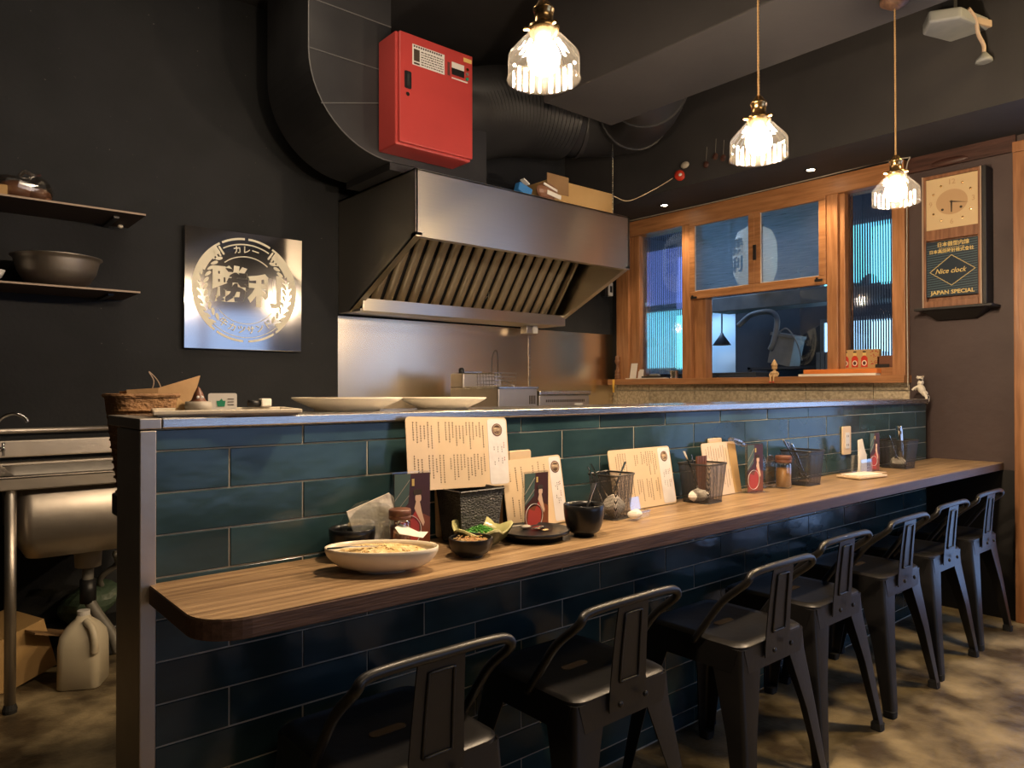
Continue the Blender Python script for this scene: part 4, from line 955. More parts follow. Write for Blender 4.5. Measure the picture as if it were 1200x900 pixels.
for i, (x, y, rz, lab) in enumerate((
    (.695, -.22, .0, 'nearest black metal stool, mostly cut off by the bottom edge, left end of the row'),
    (1.185, -.22, .0, 'second black metal stool of the row, under the counter in the shadow'),
    (1.715, -.262, .0, 'third black metal stool from the left, wide backrest before the blue tiles'),
    (2.165, -.215, .0, 'middle stool of the seven black metal stools, fourth from either end'),
    (2.65, -.205, .0, 'third black metal stool from the far right end of the row'),
    (3.10, -.19, .0, 'second last black metal stool towards the brown wall'),
    (3.56, -.18, .0, 'farthest black metal stool, next to the brown wall'))):
    o = st0 if i == 0 else copy_tree(st0)
    o.location = (x, y, 0); o.rotation_euler.z = rz; o['label'] = lab

# ================================================================ ON THE COUNTER
CT = .7236
def printed(m, x0, x1, z0, z1, y, cols, seed, cw=.0030):
    """small unreadable columns of print, as short marks"""
    r = random.Random(seed)
    for c in range(cols):
        x = x1-(x1-x0)*(c+.5)/cols
        for (a, b) in ((z1, (z0+z1)/2+.006), ((z0+z1)/2-.006, z0)):
            if r.random() < .12: continue
            z_ = a-r.choice((0, 0, .008)); end = b+(a-b)*r.uniform(0, .55)
            while z_ > end:
                h = .0028; m.b2((x-cw/2, y-.0004, z_-h), (x+cw/2*r.uniform(.4, 1), y, z_)); z_ -= h+.0026
def menu(x, y, z_, w_, h_, lean, roll_, rz, label, logo=True, seed=1, cols=20, name='menu_card', white=True):
    t = thing(name, label, 'menu', (x, y, z_), rot=(lean, roll_, rz), group='laminated menus along the tiled wall')
    MB().prism(rrect(w_, h_, .010, 4, 0, h_/2), -.0022, 0, 'xz').build('sheet', 'paper', t)
    wx = w_*.20 if white else 0
    if white: MB().prism(rrect(wx, h_-.008, .007, 3, w_/2-wx/2-.003, h_/2), -.0026, -.0022, 'xz').build('side_panel', 'paper_white', t)
    m = MB(); printed(m, -w_/2+.014, w_/2-wx-.012, .014, h_-.012, -.0023, cols, seed)
    stuff(m.build('printed_text', 'ink', t))
    if white:
        m = MB(); printed(m, w_/2-wx+.008, w_/2-.014, .05, h_-.07, -.0027, 3, seed+5, .0016); stuff(m.build('printed_text', 'ink', t))
        m = MB(); printed(m, w_/2-.016, w_/2-.010, .06, h_-.06, -.0027, 1, seed+6, .0022); stuff(m.build('red_text', 'ink_red', t))
    if logo:
        lx, lz = w_/2-wx/2-.003, h_-.030
        m = MB(); m.lathe([(.0155, 0), (.0155, .0006)], 24, rot=Matrix.Rotation(PI/2, 3, 'X'), c=(lx, -.0026, lz)); lo = m.build('round_logo', 'brown_ink', t)
        m = MB(); m.lathe([(.0128, 0), (.0128, .0003), (.0118, .0003), (.0118, 0)], 24, rot=Matrix.Rotation(PI/2, 3, 'X'), c=(lx, -.0032, lz), close=True)
        put_text(m, '勝利', .010, lambda u, v, d: (lx+u, -.0032-.0004*d, lz+v), .02); m.build('logo_lettering', 'paper', t)
    return t
R = math.radians
menu(.986, -.056, .842, .288, .163, R(-8), R(2), 0, 'large tan laminated menu resting tilted on the dark basket, leaning on the tiles', seed=3, cols=21)
menu(1.045, -.010, CT+.002, .20, .17, R(-2), 0, 0, 'tan menu mostly hidden below the large tilted menu', logo=False, seed=8, cols=12, white=False)
menu(1.222, -.060, CT+.002, .205, .172, R(-9), R(-1), R(2), 'tan menu with round logo standing behind the photo card and black plate', seed=12, cols=7)
menu(1.655, -.048, CT+.002, .275, .172, R(-10), 0, 0, 'tan laminated menu between the first and second wire baskets', seed=21, cols=19)
m3 = menu(2.045, -.050, CT+.002, .19, .170, R(-9), 0, 0, 'folded tan menu with orange edge behind the second wire basket', logo=False, seed=31, cols=12, white=False)
MB().prism([(.055, .002), (.094, .002), (.094, .16), (.05, .165)], -.0028, -.0024, 'xz').build('orange_panel', 'card_board', m3)
ff = MB().ball((.10, -.01, .165), (.055, .012, .012), 14, 6, Matrix.Rotation(.25, 3, 'Y')); ff.build('plastic_cover', 'plastic_film', m3)

def photo_card(x, y, w_, h_, rz, label, pink=False, stand='clear', name='photo_card'):
    t = thing(name, label, 'card', (x, y, CT+.0005), rz, group='photo cards in clear stands')
    s_ = h_/.145
    MB().b2((-w_/2-.002, -.0035, 0), (w_/2+.002, .0035, h_+.004)).build('stand', 'clear', t)
    MB().b2((-w_/2-.002, -.03, 0), (w_/2+.002, .02, .002)).build('stand_foot', 'clear', t)
    MB().b2((-w_/2, -.0046, .002), (w_/2, -.0037, h_)).build('print_sheet', 'card_print', t)
    y0 = -.0047
    MB().prism([(-w_/2, h_*.45), (-w_*.12, h_*.62), (-w_*.05, h_), (-w_/2, h_)], y0-.0002, y0, 'xz').build('printed_panel', 'card_green', t)
    MB().prism([(-w_/2, .004), (w_/2, .004), (w_/2, h_*.42), (w_*.2, h_*.5), (-w_/2, h_*.38)], y0-.0003, y0, 'xz').build('printed_panel', 'card_rust', t)
    ln_ = MB(); ln_.tube([(-w_/2, y0-.0005, h_*.66), (-w_*.08, y0-.0005, h_*.92)], .0007, 4); ln_.tube([(-w_/2, y0-.0005, h_*.5), (-w_*.1, y0-.0005, h_*.72)], .0007, 4); ln_.build('printed_line', 'pvc', t)
    ro = 'pink_robe' if pink else 'red_robe'
    MB().prism([(-w_*.42, h_*.08), (w_*.12, h_*.05), (w_*.22, h_*.42), (w_*.08, h_*.52), (-w_*.1, h_*.36), (-w_*.34, h_*.40)], y0-.0006, y0-.0003, 'xz').build('printed_robe', ro, t)
    fg = MB(); fg.prism(rrect(w_*.17, h_*.10, w_*.07, 4, w_*.16, h_*.68), y0-.0008, y0-.0004, 'xz')
    fg.prism([(w_*.10, h_*.64), (w_*.20, h_*.64), (w_*.26, h_*.50), (w_*.34, h_*.36), (w_*.30, h_*.31), (w_*.16, h_*.44), (w_*.05, h_*.55)], y0-.0009, y0-.0004, 'xz'); fg.build('printed_figure', 'skin_print', t)
    MB().prism(rrect(w_*.24, h_*.07, w_*.05, 4, w_*.14, h_*.755), y0-.0010, y0-.0004, 'xz').build('printed_hair', 'ink', t)
    cr = MB(); cx_, cz_, rr_ = -w_*.12, h_*.27, w_*.36
    for i in range(28):
        a = 2*PI*i/28; b = 2*PI*(i+1)/28
        cr.tube([(cx_+rr_*math.cos(a), y0-.0011, cz_+rr_*1.1*math.sin(a)), (cx_+rr_*math.cos(b), y0-.0011, cz_+rr_*1.1*math.sin(b))], .0008, 4, cap=False)
    cr.build('printed_circle', 'paper_white', t)
    MB().b2((-w_*.02, y0-.0008, h_*.84), (w_*.05, y0-.0003, h_*.93)).build('printed_emblem', 'gold', t)
    return t
photo_card(.836, -.080, .082, .165, R(-8), 'photo card of a red-robed woman behind the spice jar, left end of the counter')
photo_card(1.178, -.095, .076, .142, R(0), 'photo card of a red-robed woman in front of the tan menu and black plate')
photo_card(2.178, -.075, .080, .158, R(-6), 'photo card with pink robe print beside the clear arched holder')
photo_card(3.118, -.060, .050, .158, R(-20), 'narrow photo card near the far end, right of the tissue holder')

def bowl(name, x, y, r, h, mt, label, foot=.5, th=.0035, n=36, sx=1, sy=1, rz=0, cat='bowl', z=CT, rib=0.0, curve=1.0):
    t = thing(name, label, cat, (x, y, z+.0003), rz)
    fr_ = r*foot; prof = [(fr_*.9, 0), (fr_, 0), (fr_, h*.10)]
    K = 9
    for i in range(1, K+1):
        u = i/K; prof.append((fr_+(r-fr_)*math.sin(PI/2*u)**curve, h*.10+h*.90*(1-math.cos(PI/2*u))))
    prof.append((r-th*.5, h+th*.3)); prof.append((r-th, h))
    for i in range(K, 0, -1):
        u = i/K; prof.append((max(fr_-th*.5+(r-fr_-th*.5)*math.sin(PI/2*u)**curve, .002), h*.10+th+(h*.90-th)*(1-math.cos(PI/2*u))))
    prof.append((0, h*.10+th))
    MB().lathe(prof, n, sx=sx, sy=sy, rib=rib).build('bowl_body', mt, t, smooth=(rib == 0), auto=(rib != 0))
    return t
bowl('black_bowl', .708, -.058, .047, .062, 'black_ceramic', 'black round bowl on the counter behind the long white dish', .5)
t = bowl('oval_dish', .702, -.187, .108, .046, 'ceramic', 'long boat-shaped cream dish with leftover fried rice, front left of counter', .42, sx=1.0, sy=.56, rz=R(-39), cat='dish')
ri = MB(); rv = random.Random(4)
lv = []; rings = 7; n = 30
for j in range(rings+1):
    for i in range(n):
        a = 2*PI*i/n; k = j/rings
        ex = .094*k*(1-.05*math.sin(3*a)); ey = .050*k
        lv.append((ex*math.cos(a), ey*math.sin(a), .049-.013*k*k+(rv.uniform(-.0025, .003) if j < rings else -.002)))
ri.add(lv, [(j*n+i, j*n+(i+1) % n, (j+1)*n+(i+1) % n, (j+1)*n+i) for j in range(rings) for i in range(n)])
tag(ri.build('fried_rice', 'rice', t, smooth=True), kind='stuff')
gg = MB()
for k in range(150):
    a = rv.uniform(0, 2*PI); q = math.sqrt(rv.random())*.85; gg.ball((.09*q*math.cos(a), .047*q*math.sin(a), .049-.012*q*q), (.0035, .0016, .0016), 5, 4, Matrix.Rotation(rv.uniform(0, 3), 3, 'Z'))
tag(gg.build('rice_grains', 'rice', t), kind='stuff')
tag(MB().prism([(-.02, 0), (.03, .006), (.042, .03), (.02, .022), (-.018, .034), (-.03, .016)], 0, .0012).build('paper_scrap', 'tissue', loc=(.785, -.150, .772), rot=(.5, .3, -.4)), 'crumpled paper scrap lying on the far rim of the long cream dish', 'paper')
def spoon(name, p0, p1, label, m='chrome', w_=.010, bowl_r=.017, cat='spoon', flat=False):
    """handle from p0 to the bowl end p1"""
    p0, p1 = Vector(p0), Vector(p1); d = p1-p0; L_ = d.length
    t = thing(name, label, cat, p0); q = d.to_track_quat('X', 'Z'); t.rotation_mode = 'QUATERNION'; t.rotation_quaternion = q
    hb = MB(); pts = [(0, .45), (.3, .32), (.72, .2), (.80, .22)]
    vs = []
    for u, k in pts:
        for sy in (-1, 1):
            for dz in (0, .0018): vs.append((u*L_, sy*w_*k, dz+.003*math.sin(PI*u)))
    fs = [];
    for i in range(3):
        k = 4*i; fs += [(k, k+1, k+5, k+4), (k+2, k+6, k+7, k+3), (k+1, k+3, k+7, k+5), (k, k+4, k+6, k+2)]
    fs += [(0, 2, 3, 1), (12, 13, 15, 14)]
    hb.add(vs, fs).build('handle', m, t, auto=True)
    MB().ball((L_*.9, 0, -.001), (bowl_r*1.25, bowl_r*.8, .004), 16, 8).build('spoon_bowl', m, t, smooth=True)
    return t
spoon('spoon', (.605, -.155, .773), (.735, -.215, .768), 'steel spoon lying across the left rim of the long cream dish')

t = thing('napkin_holder', 'clear acrylic holder with a pack of white napkins behind the black bowl', 'holder', (.752, -.042, CT+.0005), rz=R(-6))
ac = []
for i in range(15): a = PI*i/14; ac.append((.062*math.cos(a), .05+.062*math.sin(a)))
MB().prism(ac+[(-.062, 0), (.062, 0)], .0, .003, 'xz').build('holder_panel', 'clear', t); MB().prism(ac+[(-.062, 0), (.062, 0)], -.036, -.033, 'xz').build('holder_panel', 'clear', t); MB().b2((-.062, -.036, 0), (.062, .003, .003)).build('holder_base', 'clear', t)
nk = MB()
for k in range(5): nk.box((.004+.003*k, -.029+.005*k, .066-.002*k), (.098, .0035, .098), Matrix.Rotation(-.32+.03*k, 3, 'Y'))
stuff(nk.build('napkins', 'tissue', t))
def jar(x, y, r, h, label, m, lid, name='spice_jar'):
    t = thing(name, label, 'jar', (x, y, CT+.0005))
    MB().lathe([(r*.92, 0), (r, .004), (r, h*.72), (r*.9, h*.80), (r*.88, h*.80), (r*.95, h*.72), (r*.95, .006), (0, .004)], 28).build('glass_body', 'clear', t, smooth=True)
    MB().lathe([(r*.88, .005), (r*.93, .01), (r*.93, h*.62), (0, h*.64)], 24).build('contents', m, t, smooth=True)
    MB().lathe([(r*.98, h*.79), (r*1.02, h*.80), (r*1.02, h*.86), (r*.98, h*.87), (r*1.02, h*.88), (r*1.02, h*.97), (r*.95, h), (0, h)], 28).build('lid', lid, t, smooth=True)
jar(.790, -.108, .0225, .098, 'round jar of red spice with brown lid in front of the left photo card', 'spice', 'brown_clay')
jar(2.352, -.082, .027, .112, 'amber seasoning jar with brown lid in front of the clear arched holder', 'amber', 'brown_clay')
def arch_holder(x, y, w_, h_, label, rz=0):
    t = thing('acrylic_holder', label, 'holder', (x, y, CT+.0005), rz)
    r = w_/2; ac = [(r*math.cos(PI*i/14), h_-r+r*math.sin(PI*i/14)) for i in range(15)]+[(-r, 0), (r, 0)]
    MB().prism(ac, 0, .003, 'xz').build('holder_panel', 'clear', t); MB().prism(ac, -.034, -.031, 'xz').build('holder_panel', 'clear', t)
    MB().b2((-r, -.034, 0), (r, .003, .003)).build('holder_base', 'clear', t)
    ed = MB()
    for y_ in (-.0325, .0015): ed.tube([(a, y_, b) for a, b in ac[:15]], .0016, 5)
    ed.build('holder_edge', 'plastic_film', t)
arch_holder(2.312, -.022, .060, .114, 'empty clear arched acrylic holder behind the amber jar')
t = thing('tissue_holder', 'clear acrylic holder with white tissues sticking up under the far outlet', 'holder', (2.985, -.05, CT+.0005))
MB().b2((-.05, 0, 0), (.05, .003, .075)).build('holder_panel', 'clear', t); MB().b2((-.05, -.04, 0), (.05, -.037, .06)).build('holder_panel', 'clear', t); MB().b2((-.05, -.04, 0), (.05, .003, .003)).build('holder_base', 'clear', t)
nk = MB(); nk.prism([(-.045, .01), (.005, .01), (.008, .09), (-.015, .142), (-.05, .138)], -.03, -.024, 'xz'); nk.prism([(-.02, .005), (.045, .005), (.044, .075), (.02, .105), (.0, .085)], -.020, -.008, 'xz'); stuff(nk.build('tissues', 'tissue', t, bevel=.002))

t = thing('black_basket', 'dark textured rectangular basket holding up the large tilted menu', 'basket', (.995, -.075, CT+.0005))
bk = MB(); w0, d0, w1, d1, hh = .098, .075, .122, .092, .118
bk.add([(-w0/2, -d0/2, 0), (w0/2, -d0/2, 0), (w0/2, d0/2, 0), (-w0/2, d0/2, 0), (-w1/2, -d1/2, hh), (w1/2, -d1/2, hh), (w1/2, d1/2, hh), (-w1/2, d1/2, hh)], [(0, 3, 2, 1), (0, 1, 5, 4), (1, 2, 6, 5), (2, 3, 7, 6), (3, 0, 4, 7)])
M['weave'] = mat('dark_weave', (0.022, 0.020, 0.018), 0.5, c2=(0.05, 0.047, 0.04), nscale=60, bump=1.0, bscale=160, bstretch=(1, 1, 1.8))
o = bk.build('basket_body', 'weave', t); so = o.modifiers.new('solid', 'SOLIDIFY'); so.thickness = .004
MB().tube([(-w1/2, -d1/2, hh), (w1/2, -d1/2, hh), (w1/2, d1/2, hh), (-w1/2, d1/2, hh), (-w1/2, -d1/2, hh)], .003, 6).build('basket_rim', 'black_plastic', t)

def wire_basket(x, y, w_, h_, label, rz=0):
    t = thing('wire_basket', label, 'basket', (x, y, CT+.0005), rz, group='wire mesh cutlery baskets on the counter')
    a, b = w_*.40, w_*.50; hh = h_
    m = MB(); n = 20; l0 = [(p[0], p[1], .001) for p in rrect(2*a, 2*a, .012, 4)]; l1 = [(p[0], p[1], hh) for p in rrect(2*b, 2*b, .012, 4)]
    m.add(l0+l1, [(i, (i+1) % n, n+(i+1) % n, n+i) for i in range(n)]+[tuple(range(n))]); m.build('mesh_body', 'mesh_sheet', t)
    MB().tube(l1+[l1[0]], .0028, 6).build('basket_rim', 'mesh_metal', t); MB().tube(l0+[l0[0]], .0018, 6).build('basket_base_wire', 'mesh_metal', t)
    return t
wire_basket(1.462, -.085, .094, .117, 'nearest wire mesh basket, with spoons and a crumpled tissue, behind the black cup', .15)
wire_basket(1.880, -.080, .112, .117, 'wire mesh basket with brown cards and tissues, centre of the counter', .1)
wire_basket(2.497, -.075, .116, .122, 'wire mesh basket stuffed with forks, right of the amber jar')
wire_basket(3.335, -.068, .130, .120, 'farthest wire mesh basket, at the end of the tiled wall')
def crumple(name, c, r, label, m='tissue', seed=1, k=.3):
    q = random.Random(seed); b = MB().ball((0, 0, 0), r, 14, 9); ph = [q.uniform(0, 6) for _ in range(6)]
    b.v = [(x*(1+k*math.sin(90*z_+ph[0])+.15*math.sin(130*y+ph[3])), y*(1+k*math.sin(80*x+ph[1])), z_*(1+k*math.sin(100*x+70*y+ph[2]))) for x, y, z_ in b.v]
    return tag(b.build(name, m, loc=c), label, 'tissue')
crumple('crumpled_tissue', (1.462, -.095, .755), (.030, .022, .026), 'crumpled tissue at the bottom of the nearest wire basket', seed=3)
crumple('crumpled_tissue', (1.478, -.155, .741), (.026, .018, .013), 'small crumpled tissue lying before the nearest wire basket', seed=5, k=.2)
crumple('crumpled_tissue', (1.862, -.080, .746), (.034, .024, .018), 'crumpled tissue inside the middle wire basket', seed=7)
crumple('crumpled_tissue', (3.335, -.072, .748), (.036, .026, .02), 'crumpled tissue inside the farthest wire basket', seed=9)
spoon('spoon', (1.385, -.080, .872), (1.468, -.085, .742), 'long-handled spoon leaning left in the nearest wire basket', w_=.009, bowl_r=.014)
spoon('spoon', (1.525, -.080, .868), (1.462, -.075, .745), 'spoon leaning right in the nearest wire basket', w_=.007, bowl_r=.012)
spoon('fork', (1.395, -.060, .862), (1.452, -.070, .742), 'steel fork handle leaning left behind the spoon in the nearest basket', w_=.008, bowl_r=.012, cat='fork')
spoon('spoon', (1.795, -.075, .882), (1.868, -.08, .745), 'steel spoon leaning left in the middle wire basket', w_=.009, bowl_r=.013)
spoon('spoon', (1.850, -.06, .868), (1.872, -.07, .744), 'upright spoon handle in the middle wire basket', w_=.007, bowl_r=.011)
t = thing('stick_bundle', 'bundle of flat brown sticks standing in the middle wire basket', 'sticks', (1.905, -.062, .7265))
for k in range(4): MB().box((-.024+k*.012, .0, .067), (.010, .006, .134), Matrix.Rotation(.02*k, 3, 'Y')).build('stick', 'brown_clay', t)
for k in range(8):
    spoon('fork', (2.385+.010*k, -.062+.003*(k % 3), .888-.003*k), (2.490+.006*k, -.080+.004*(k % 4), .744), '%s fork of the bundle leaning left in the third wire basket' % ('first', 'second', 'third', 'fourth', 'fifth', 'sixth', 'seventh', 'eighth')[k], w_=.008, bowl_r=.010, cat='fork')['group'] = 'forks in the third wire basket'
spoon('spoon', (3.262, -.06, .866), (3.335, -.07, .745), 'spoon leaning left in the farthest wire basket', w_=.010, bowl_r=.015)
tag(MB().tube(arc([(3.35, -.07, .742), (3.345, -.075, .80), (3.350, -.07, .86), (3.345, -.07, .905)]), [.010, .010]+[.014]*20+[.012]*3, 10).build('wrapped_straws', 'chrome', smooth=True), 'shiny wrapped bundle upright in the farthest wire basket', 'bundle')

# leaf dish, fluted bowl, plate, cup, case, tray
t = thing('leaf_dish', 'green leaf-shaped dish with chopped spring onion before the dark basket', 'dish', (.972, -.142, CT+.004), rot=(R(9), 0, R(-12)))
def leafr(a): return .060*(1+.10*math.cos(2*a)+.10*math.cos(5*a+.6))
lv = []; n = 30
for kk, zz in ((.35, .004), (.6, .008), (.85, .022), (1.05, .042)):
    for i in range(n): a = 2*PI*i/n; lv.append((leafr(a)*kk*math.cos(a), leafr(a)*kk*math.sin(a)*.8, zz+(.008*math.cos(5*a+.6) if kk > 1 else 0)))
lm = MB().add(lv, [(j*n+i, j*n+(i+1) % n, (j+1)*n+(i+1) % n, (j+1)*n+i) for j in range(3) for i in range(n)]+[tuple(range(n))])
o = lm.build('dish_body', 'leaf_dish', t, smooth=True); so = o.modifiers.new('solid', 'SOLIDIFY'); so.thickness = .003
lu = MB().add([(x*1.0, y*1.0, max(z_-.0045, 0)) for x, y, z_ in lv], lm.f); lu.build('dish_underside', 'leaf_under', t, smooth=True)
on = MB(); q = random.Random(2)
for k in range(260):
    a = q.uniform(0, 6.28); r = math.sqrt(q.random())*.036; on.box((r*math.cos(a), r*math.sin(a)*.8, .024+.018*(1-r/.036)+q.uniform(0, .004)), (.008, .0035, .003), Matrix.Rotation(q.uniform(0, 3), 3, 'Z') @ Matrix.Rotation(q.uniform(-.6, .6), 3, 'X'))
stuff(on.build('chopped_onion', 'onion', t)); 
t = bowl('fluted_bowl', .905, -.198, .0455, .038, 'black_ceramic', 'small dark fluted bowl of brown pickle in front of the leaf dish', .55, n=40, rib=.018)
pk = MB().lathe([(.037, .030), (.025, .033), (0, .034)], 24); pk.build('pickle', 'pickle', t, smooth=True)
pg = MB()
for k in range(90):
    a = q.uniform(0, 6.28); r = math.sqrt(q.random())*.035; pg.box((r*math.cos(a), r*math.sin(a), .034+q.uniform(0, .003)), (.004, .0018, .0018), Matrix.Rotation(q.uniform(0, 3), 3, 'Z'))
stuff(pg.build('pickle_shreds', 'rice', t))
t = thing('black_plate', 'round black plate on a foot with foil scraps, between leaf dish and cup', 'plate', (1.122, -.152, CT+.0003))
MB().lathe([(.062, 0), (.066, 0), (.068, .009), (.082, .015), (.084, .022), (.081, .0225), (.076, .018), (0, .017)], 44).build('plate_body', 'black_ceramic', t, smooth=True)
crumple('foil_scrap', (1.137, -.150, .7465), (.016, .012, .004), 'crumpled silver foil scrap on the round black plate', 'chrome', 11)['category'] = 'foil'
crumple('food_crumb', (1.14, -.172, .7440), (.008, .006, .003), 'small orange food crumb on the round black plate', 'rice', 12)['category'] = 'crumb'
spoon('spoon', (1.05, -.120, .7490), (1.128, -.125, .7480), 'white curved spoon lying on the left of the black plate', 'pvc', .010, .012)
t = bowl('black_cup', 1.232, -.205, .0480, .074, 'black_ceramic', 'tall black bowl-shaped cup with a steel spoon, before the nearest wire basket', .50, curve=.75)
spoon('spoon', (1.285, -.190, .840), (1.225, -.212, .758), 'steel spoon standing in the tall black cup', w_=.011, bowl_r=.014)
t = thing('clear_case', 'tiny clear plastic case on the counter in front of the menu', 'case', (1.520, -.135, CT+.0005), rz=.1)
MB().b2((-.025, -.016, 0), (.025, .016, .018)).build('case_base', 'clear', t, bevel=.003); MB().box((0, .017, .035), (.045, .002, .035), Matrix.Rotation(-.2, 3, 'X')).build('case_lid', 'clear', t)
MB().tube([(-.025, -.016, .018), (.025, -.016, .018), (.025, .016, .018), (-.025, .016, .018), (-.025, -.016, .018)], .0014, 5).build('case_edge', 'plastic_film', t)
t = thing('paper_tray', 'flat cream paper tray lying on the counter near the far end', 'tray', (2.86, -.125, CT+.0005), rz=R(-8))
MB().box((0, 0, .006), (.18, .10, .008)).build('tray_body', 'paper', t, bevel=.002); MB().box((0, 0, .0125), (.15, .075, .004)).build('paper_pad', 'tissue', t)
t = thing('business_cards', 'small pale card lying beside the narrow far photo card', 'card', (3.05, -.10, CT+.0005)); MB().b2((-.045, -.02, 0), (.045, .02, .003)).build('card_sheet', 'paper', t)

# ================================================================ ON THE BAR TOP
BT = 1.0185
def oval_plate(x, y, z_, rx, ry, rz, label, h=.026):
    t = thing('oval_plate', label, 'plate', (x, y, z_), rz, group='cream oval plates on the bar top')
    MB().lathe([(.55, 0), (.58, 0), (.60, h*.15), (.92, h*.75), (1.0, h), (.98, h*1.05), (.9, h*.85), (.56, h*.3), (0, h*.25)], 44, sx=rx, sy=ry).build('plate_body', 'ceramic', t, smooth=True)
oval_plate(.800, .140, BT, .130, .085, -R(40), 'left cream oval plate on the steel bar top, wrapped in film', .030)
fm = MB().lathe([(.99, .0), (.60, .0025), (0, .0025)], 30, sx=.129, sy=.084); tag(fm.build('cling_film', 'plastic_film', loc=(.800, .140, BT+.0295), rot=(0, 0, -R(40))), 'clear film stretched over the left oval plate', 'film')
oval_plate(1.060, .125, BT, .112, .078, -R(40), 'right cream oval plate on the steel bar top, above the large menu', .028)
t = thing('serving_tray', 'flat white metal tray on the left end of the bar top', 'tray', (.355, .01, BT), rz=R(-13))
MB().b2((0, 0, 0), (.25, .19, .006)).build('tray_base', 'pvc', t, bevel=.002)
e = MB(); e.b2((-.006, -.006, .004), (.256, .004, .012)); e.b2((-.006, .186, .004), (.256, .196, .012)); e.b2((-.006, 0, .004), (.004, .19, .012)); e.b2((.246, 0, .004), (.256, .19, .012)); e.build('tray_rim', 'ceramic', t, bevel=.002)
BT2 = BT+.0062
t = thing('clay_figurine', 'small pointed brown figurine on the tray at the left end of the bar', 'figurine', (.462, .125, BT2))
MB().lathe([(.018, 0), (.021, .006), (.021, .016), (.013, .023), (.0105, .030), (.0085, .036), (.0035, .046), (.0, .050)], 20).build('figurine_body', 'brown_clay', t, smooth=True)
MB().lathe([(.024, .0), (.026, .010), (.024, .020), (.023, .020), (.024, .010), (.022, 0)], 24, close=True).build('figurine_shell', 'pvc', t, smooth=True)
MB().ball((-.004, -.010, .028), (.0035, .002, .0035), 8, 6).build('figurine_eye', 'white', t); MB().ball((.004, -.010, .028), (.0035, .002, .0035), 8, 6).build('figurine_eye', 'white', t)
t = thing('green_print_card', 'white card with a small green pot print standing on the tray', 'card', (.518, .150, BT2), rot=(-.1, 0, R(-20)))
MB().prism(rrect(.056, .036, .004, 3, 0, .018), -.001, 0, 'xz').build('card_sheet', 'white', t)
g = MB(); g.prism([(-.010, .008), (.004, .008), (.006, .020), (-.012, .020)], -.0018, -.001, 'xz'); g.prism([(-.006, .020), (.001, .020), (-.002, .025)], -.0018, -.001, 'xz'); g.build('printed_pot', 'green', t)
g = MB()
for k in range(3): g.b2((.010, -.0016, .011+k*.006), (.022, -.001, .0125+k*.006))
g.build('printed_marks', 'ink', t)
t = thing('tape_cutter', 'small dark and pale tape roll lying at the right end of the tray', 'tape', (.590, .145, BT+.0125))
MB().lathe([(.007, -.02), (.007, .005)], 12, rot=Matrix.Rotation(PI/2, 3, 'Y'), c=(0, 0, .008)).build('roll', 'black_plastic', t, smooth=True); MB().b2((.005, -.010, 0), (.028, .010, .018)).build('holder', 'tissue', t, bevel=.003)
tag(MB().prism([(0, 0), (.03, 0), (.012, .022), (.004, .028)], 0, .002, 'xz').build('yellow_note', 'pale_wood', loc=(.425, .150, BT2)), 'small folded yellow note left of the clay figurine', 'note')
# basket with kraft bag behind the bar end
t = thing('wicker_basket', 'tall brown wicker basket behind the left end of the bar', 'basket', (.412, .36, .8275))
n = 24
l0 = [(x, y, 0) for x, y in rrect(.08, .09, .02, 5)]; l1 = [(x, y, .228) for x, y in rrect(.135, .13, .03, 5)]
bk = MB().add(l0+l1, [(i, (i+1) % n, n+(i+1) % n, n+i) for i in range(n)]+[tuple(range(n))]); o = bk.build('basket_body', 'wicker', t); o.modifiers.new('solid', 'SOLIDIFY').thickness = .005
MB().tube(l1+[l1[0]], .005, 6).build('basket_rim', 'wicker', t)
hb = MB()
for k in range(12):
    z_ = .015+k*.0165; f = z_/.228; hb.tube([(x, y, z_) for x, y in rrect(.084+.045*f, .094+.04*f, .022+.01*f, 5)]+[(rrect(.084+.045*f, .094+.04*f, .022+.01*f, 5)[0][0], rrect(.084+.045*f, .094+.04*f, .022+.01*f, 5)[0][1], z_)], .0035, 5)
stuff(hb.build('woven_strands', 'wicker', t))
t = thing('kraft_bag', 'open brown kraft paper bag standing in the wicker basket', 'bag', (.432, .36, .850))
l0 = [(-.045, -.05, 0), (.045, -.05, 0), (.045, .05, 0), (-.045, .05, 0)]; l1 = [(-.060, -.045, .218), (.0, -.058, .222), (.090, -.050, .250), (.094, .0, .245), (.06, .05, .225), (-.01, .045, .215), (-.055, .045, .215), (-.055, .0, .215)]
l0 = [(-.03, -.03, 0), (0, -.032, 0), (.03, -.03, 0), (.032, 0, 0), (.03, .03, 0), (0, .03, 0), (-.03, .03, 0), (-.032, 0, 0)]
bk = MB().add(l0+l1, [(i, (i+1) % 8, 8+(i+1) % 8, 8+i) for i in range(8)]+[tuple(range(8))]); o = bk.build('bag_body', 'brown_paper', t); o.modifiers.new('solid', 'SOLIDIFY').thickness = .0015
MB().tube(arc([(-.01, -.02, .2), (.0, -.02, .235), (-.01, -.02, .258), (.01, -.02, .235), (.02, -.02, .2)]), .0012, 5).build('string_loop', 'shelf_edge', t)

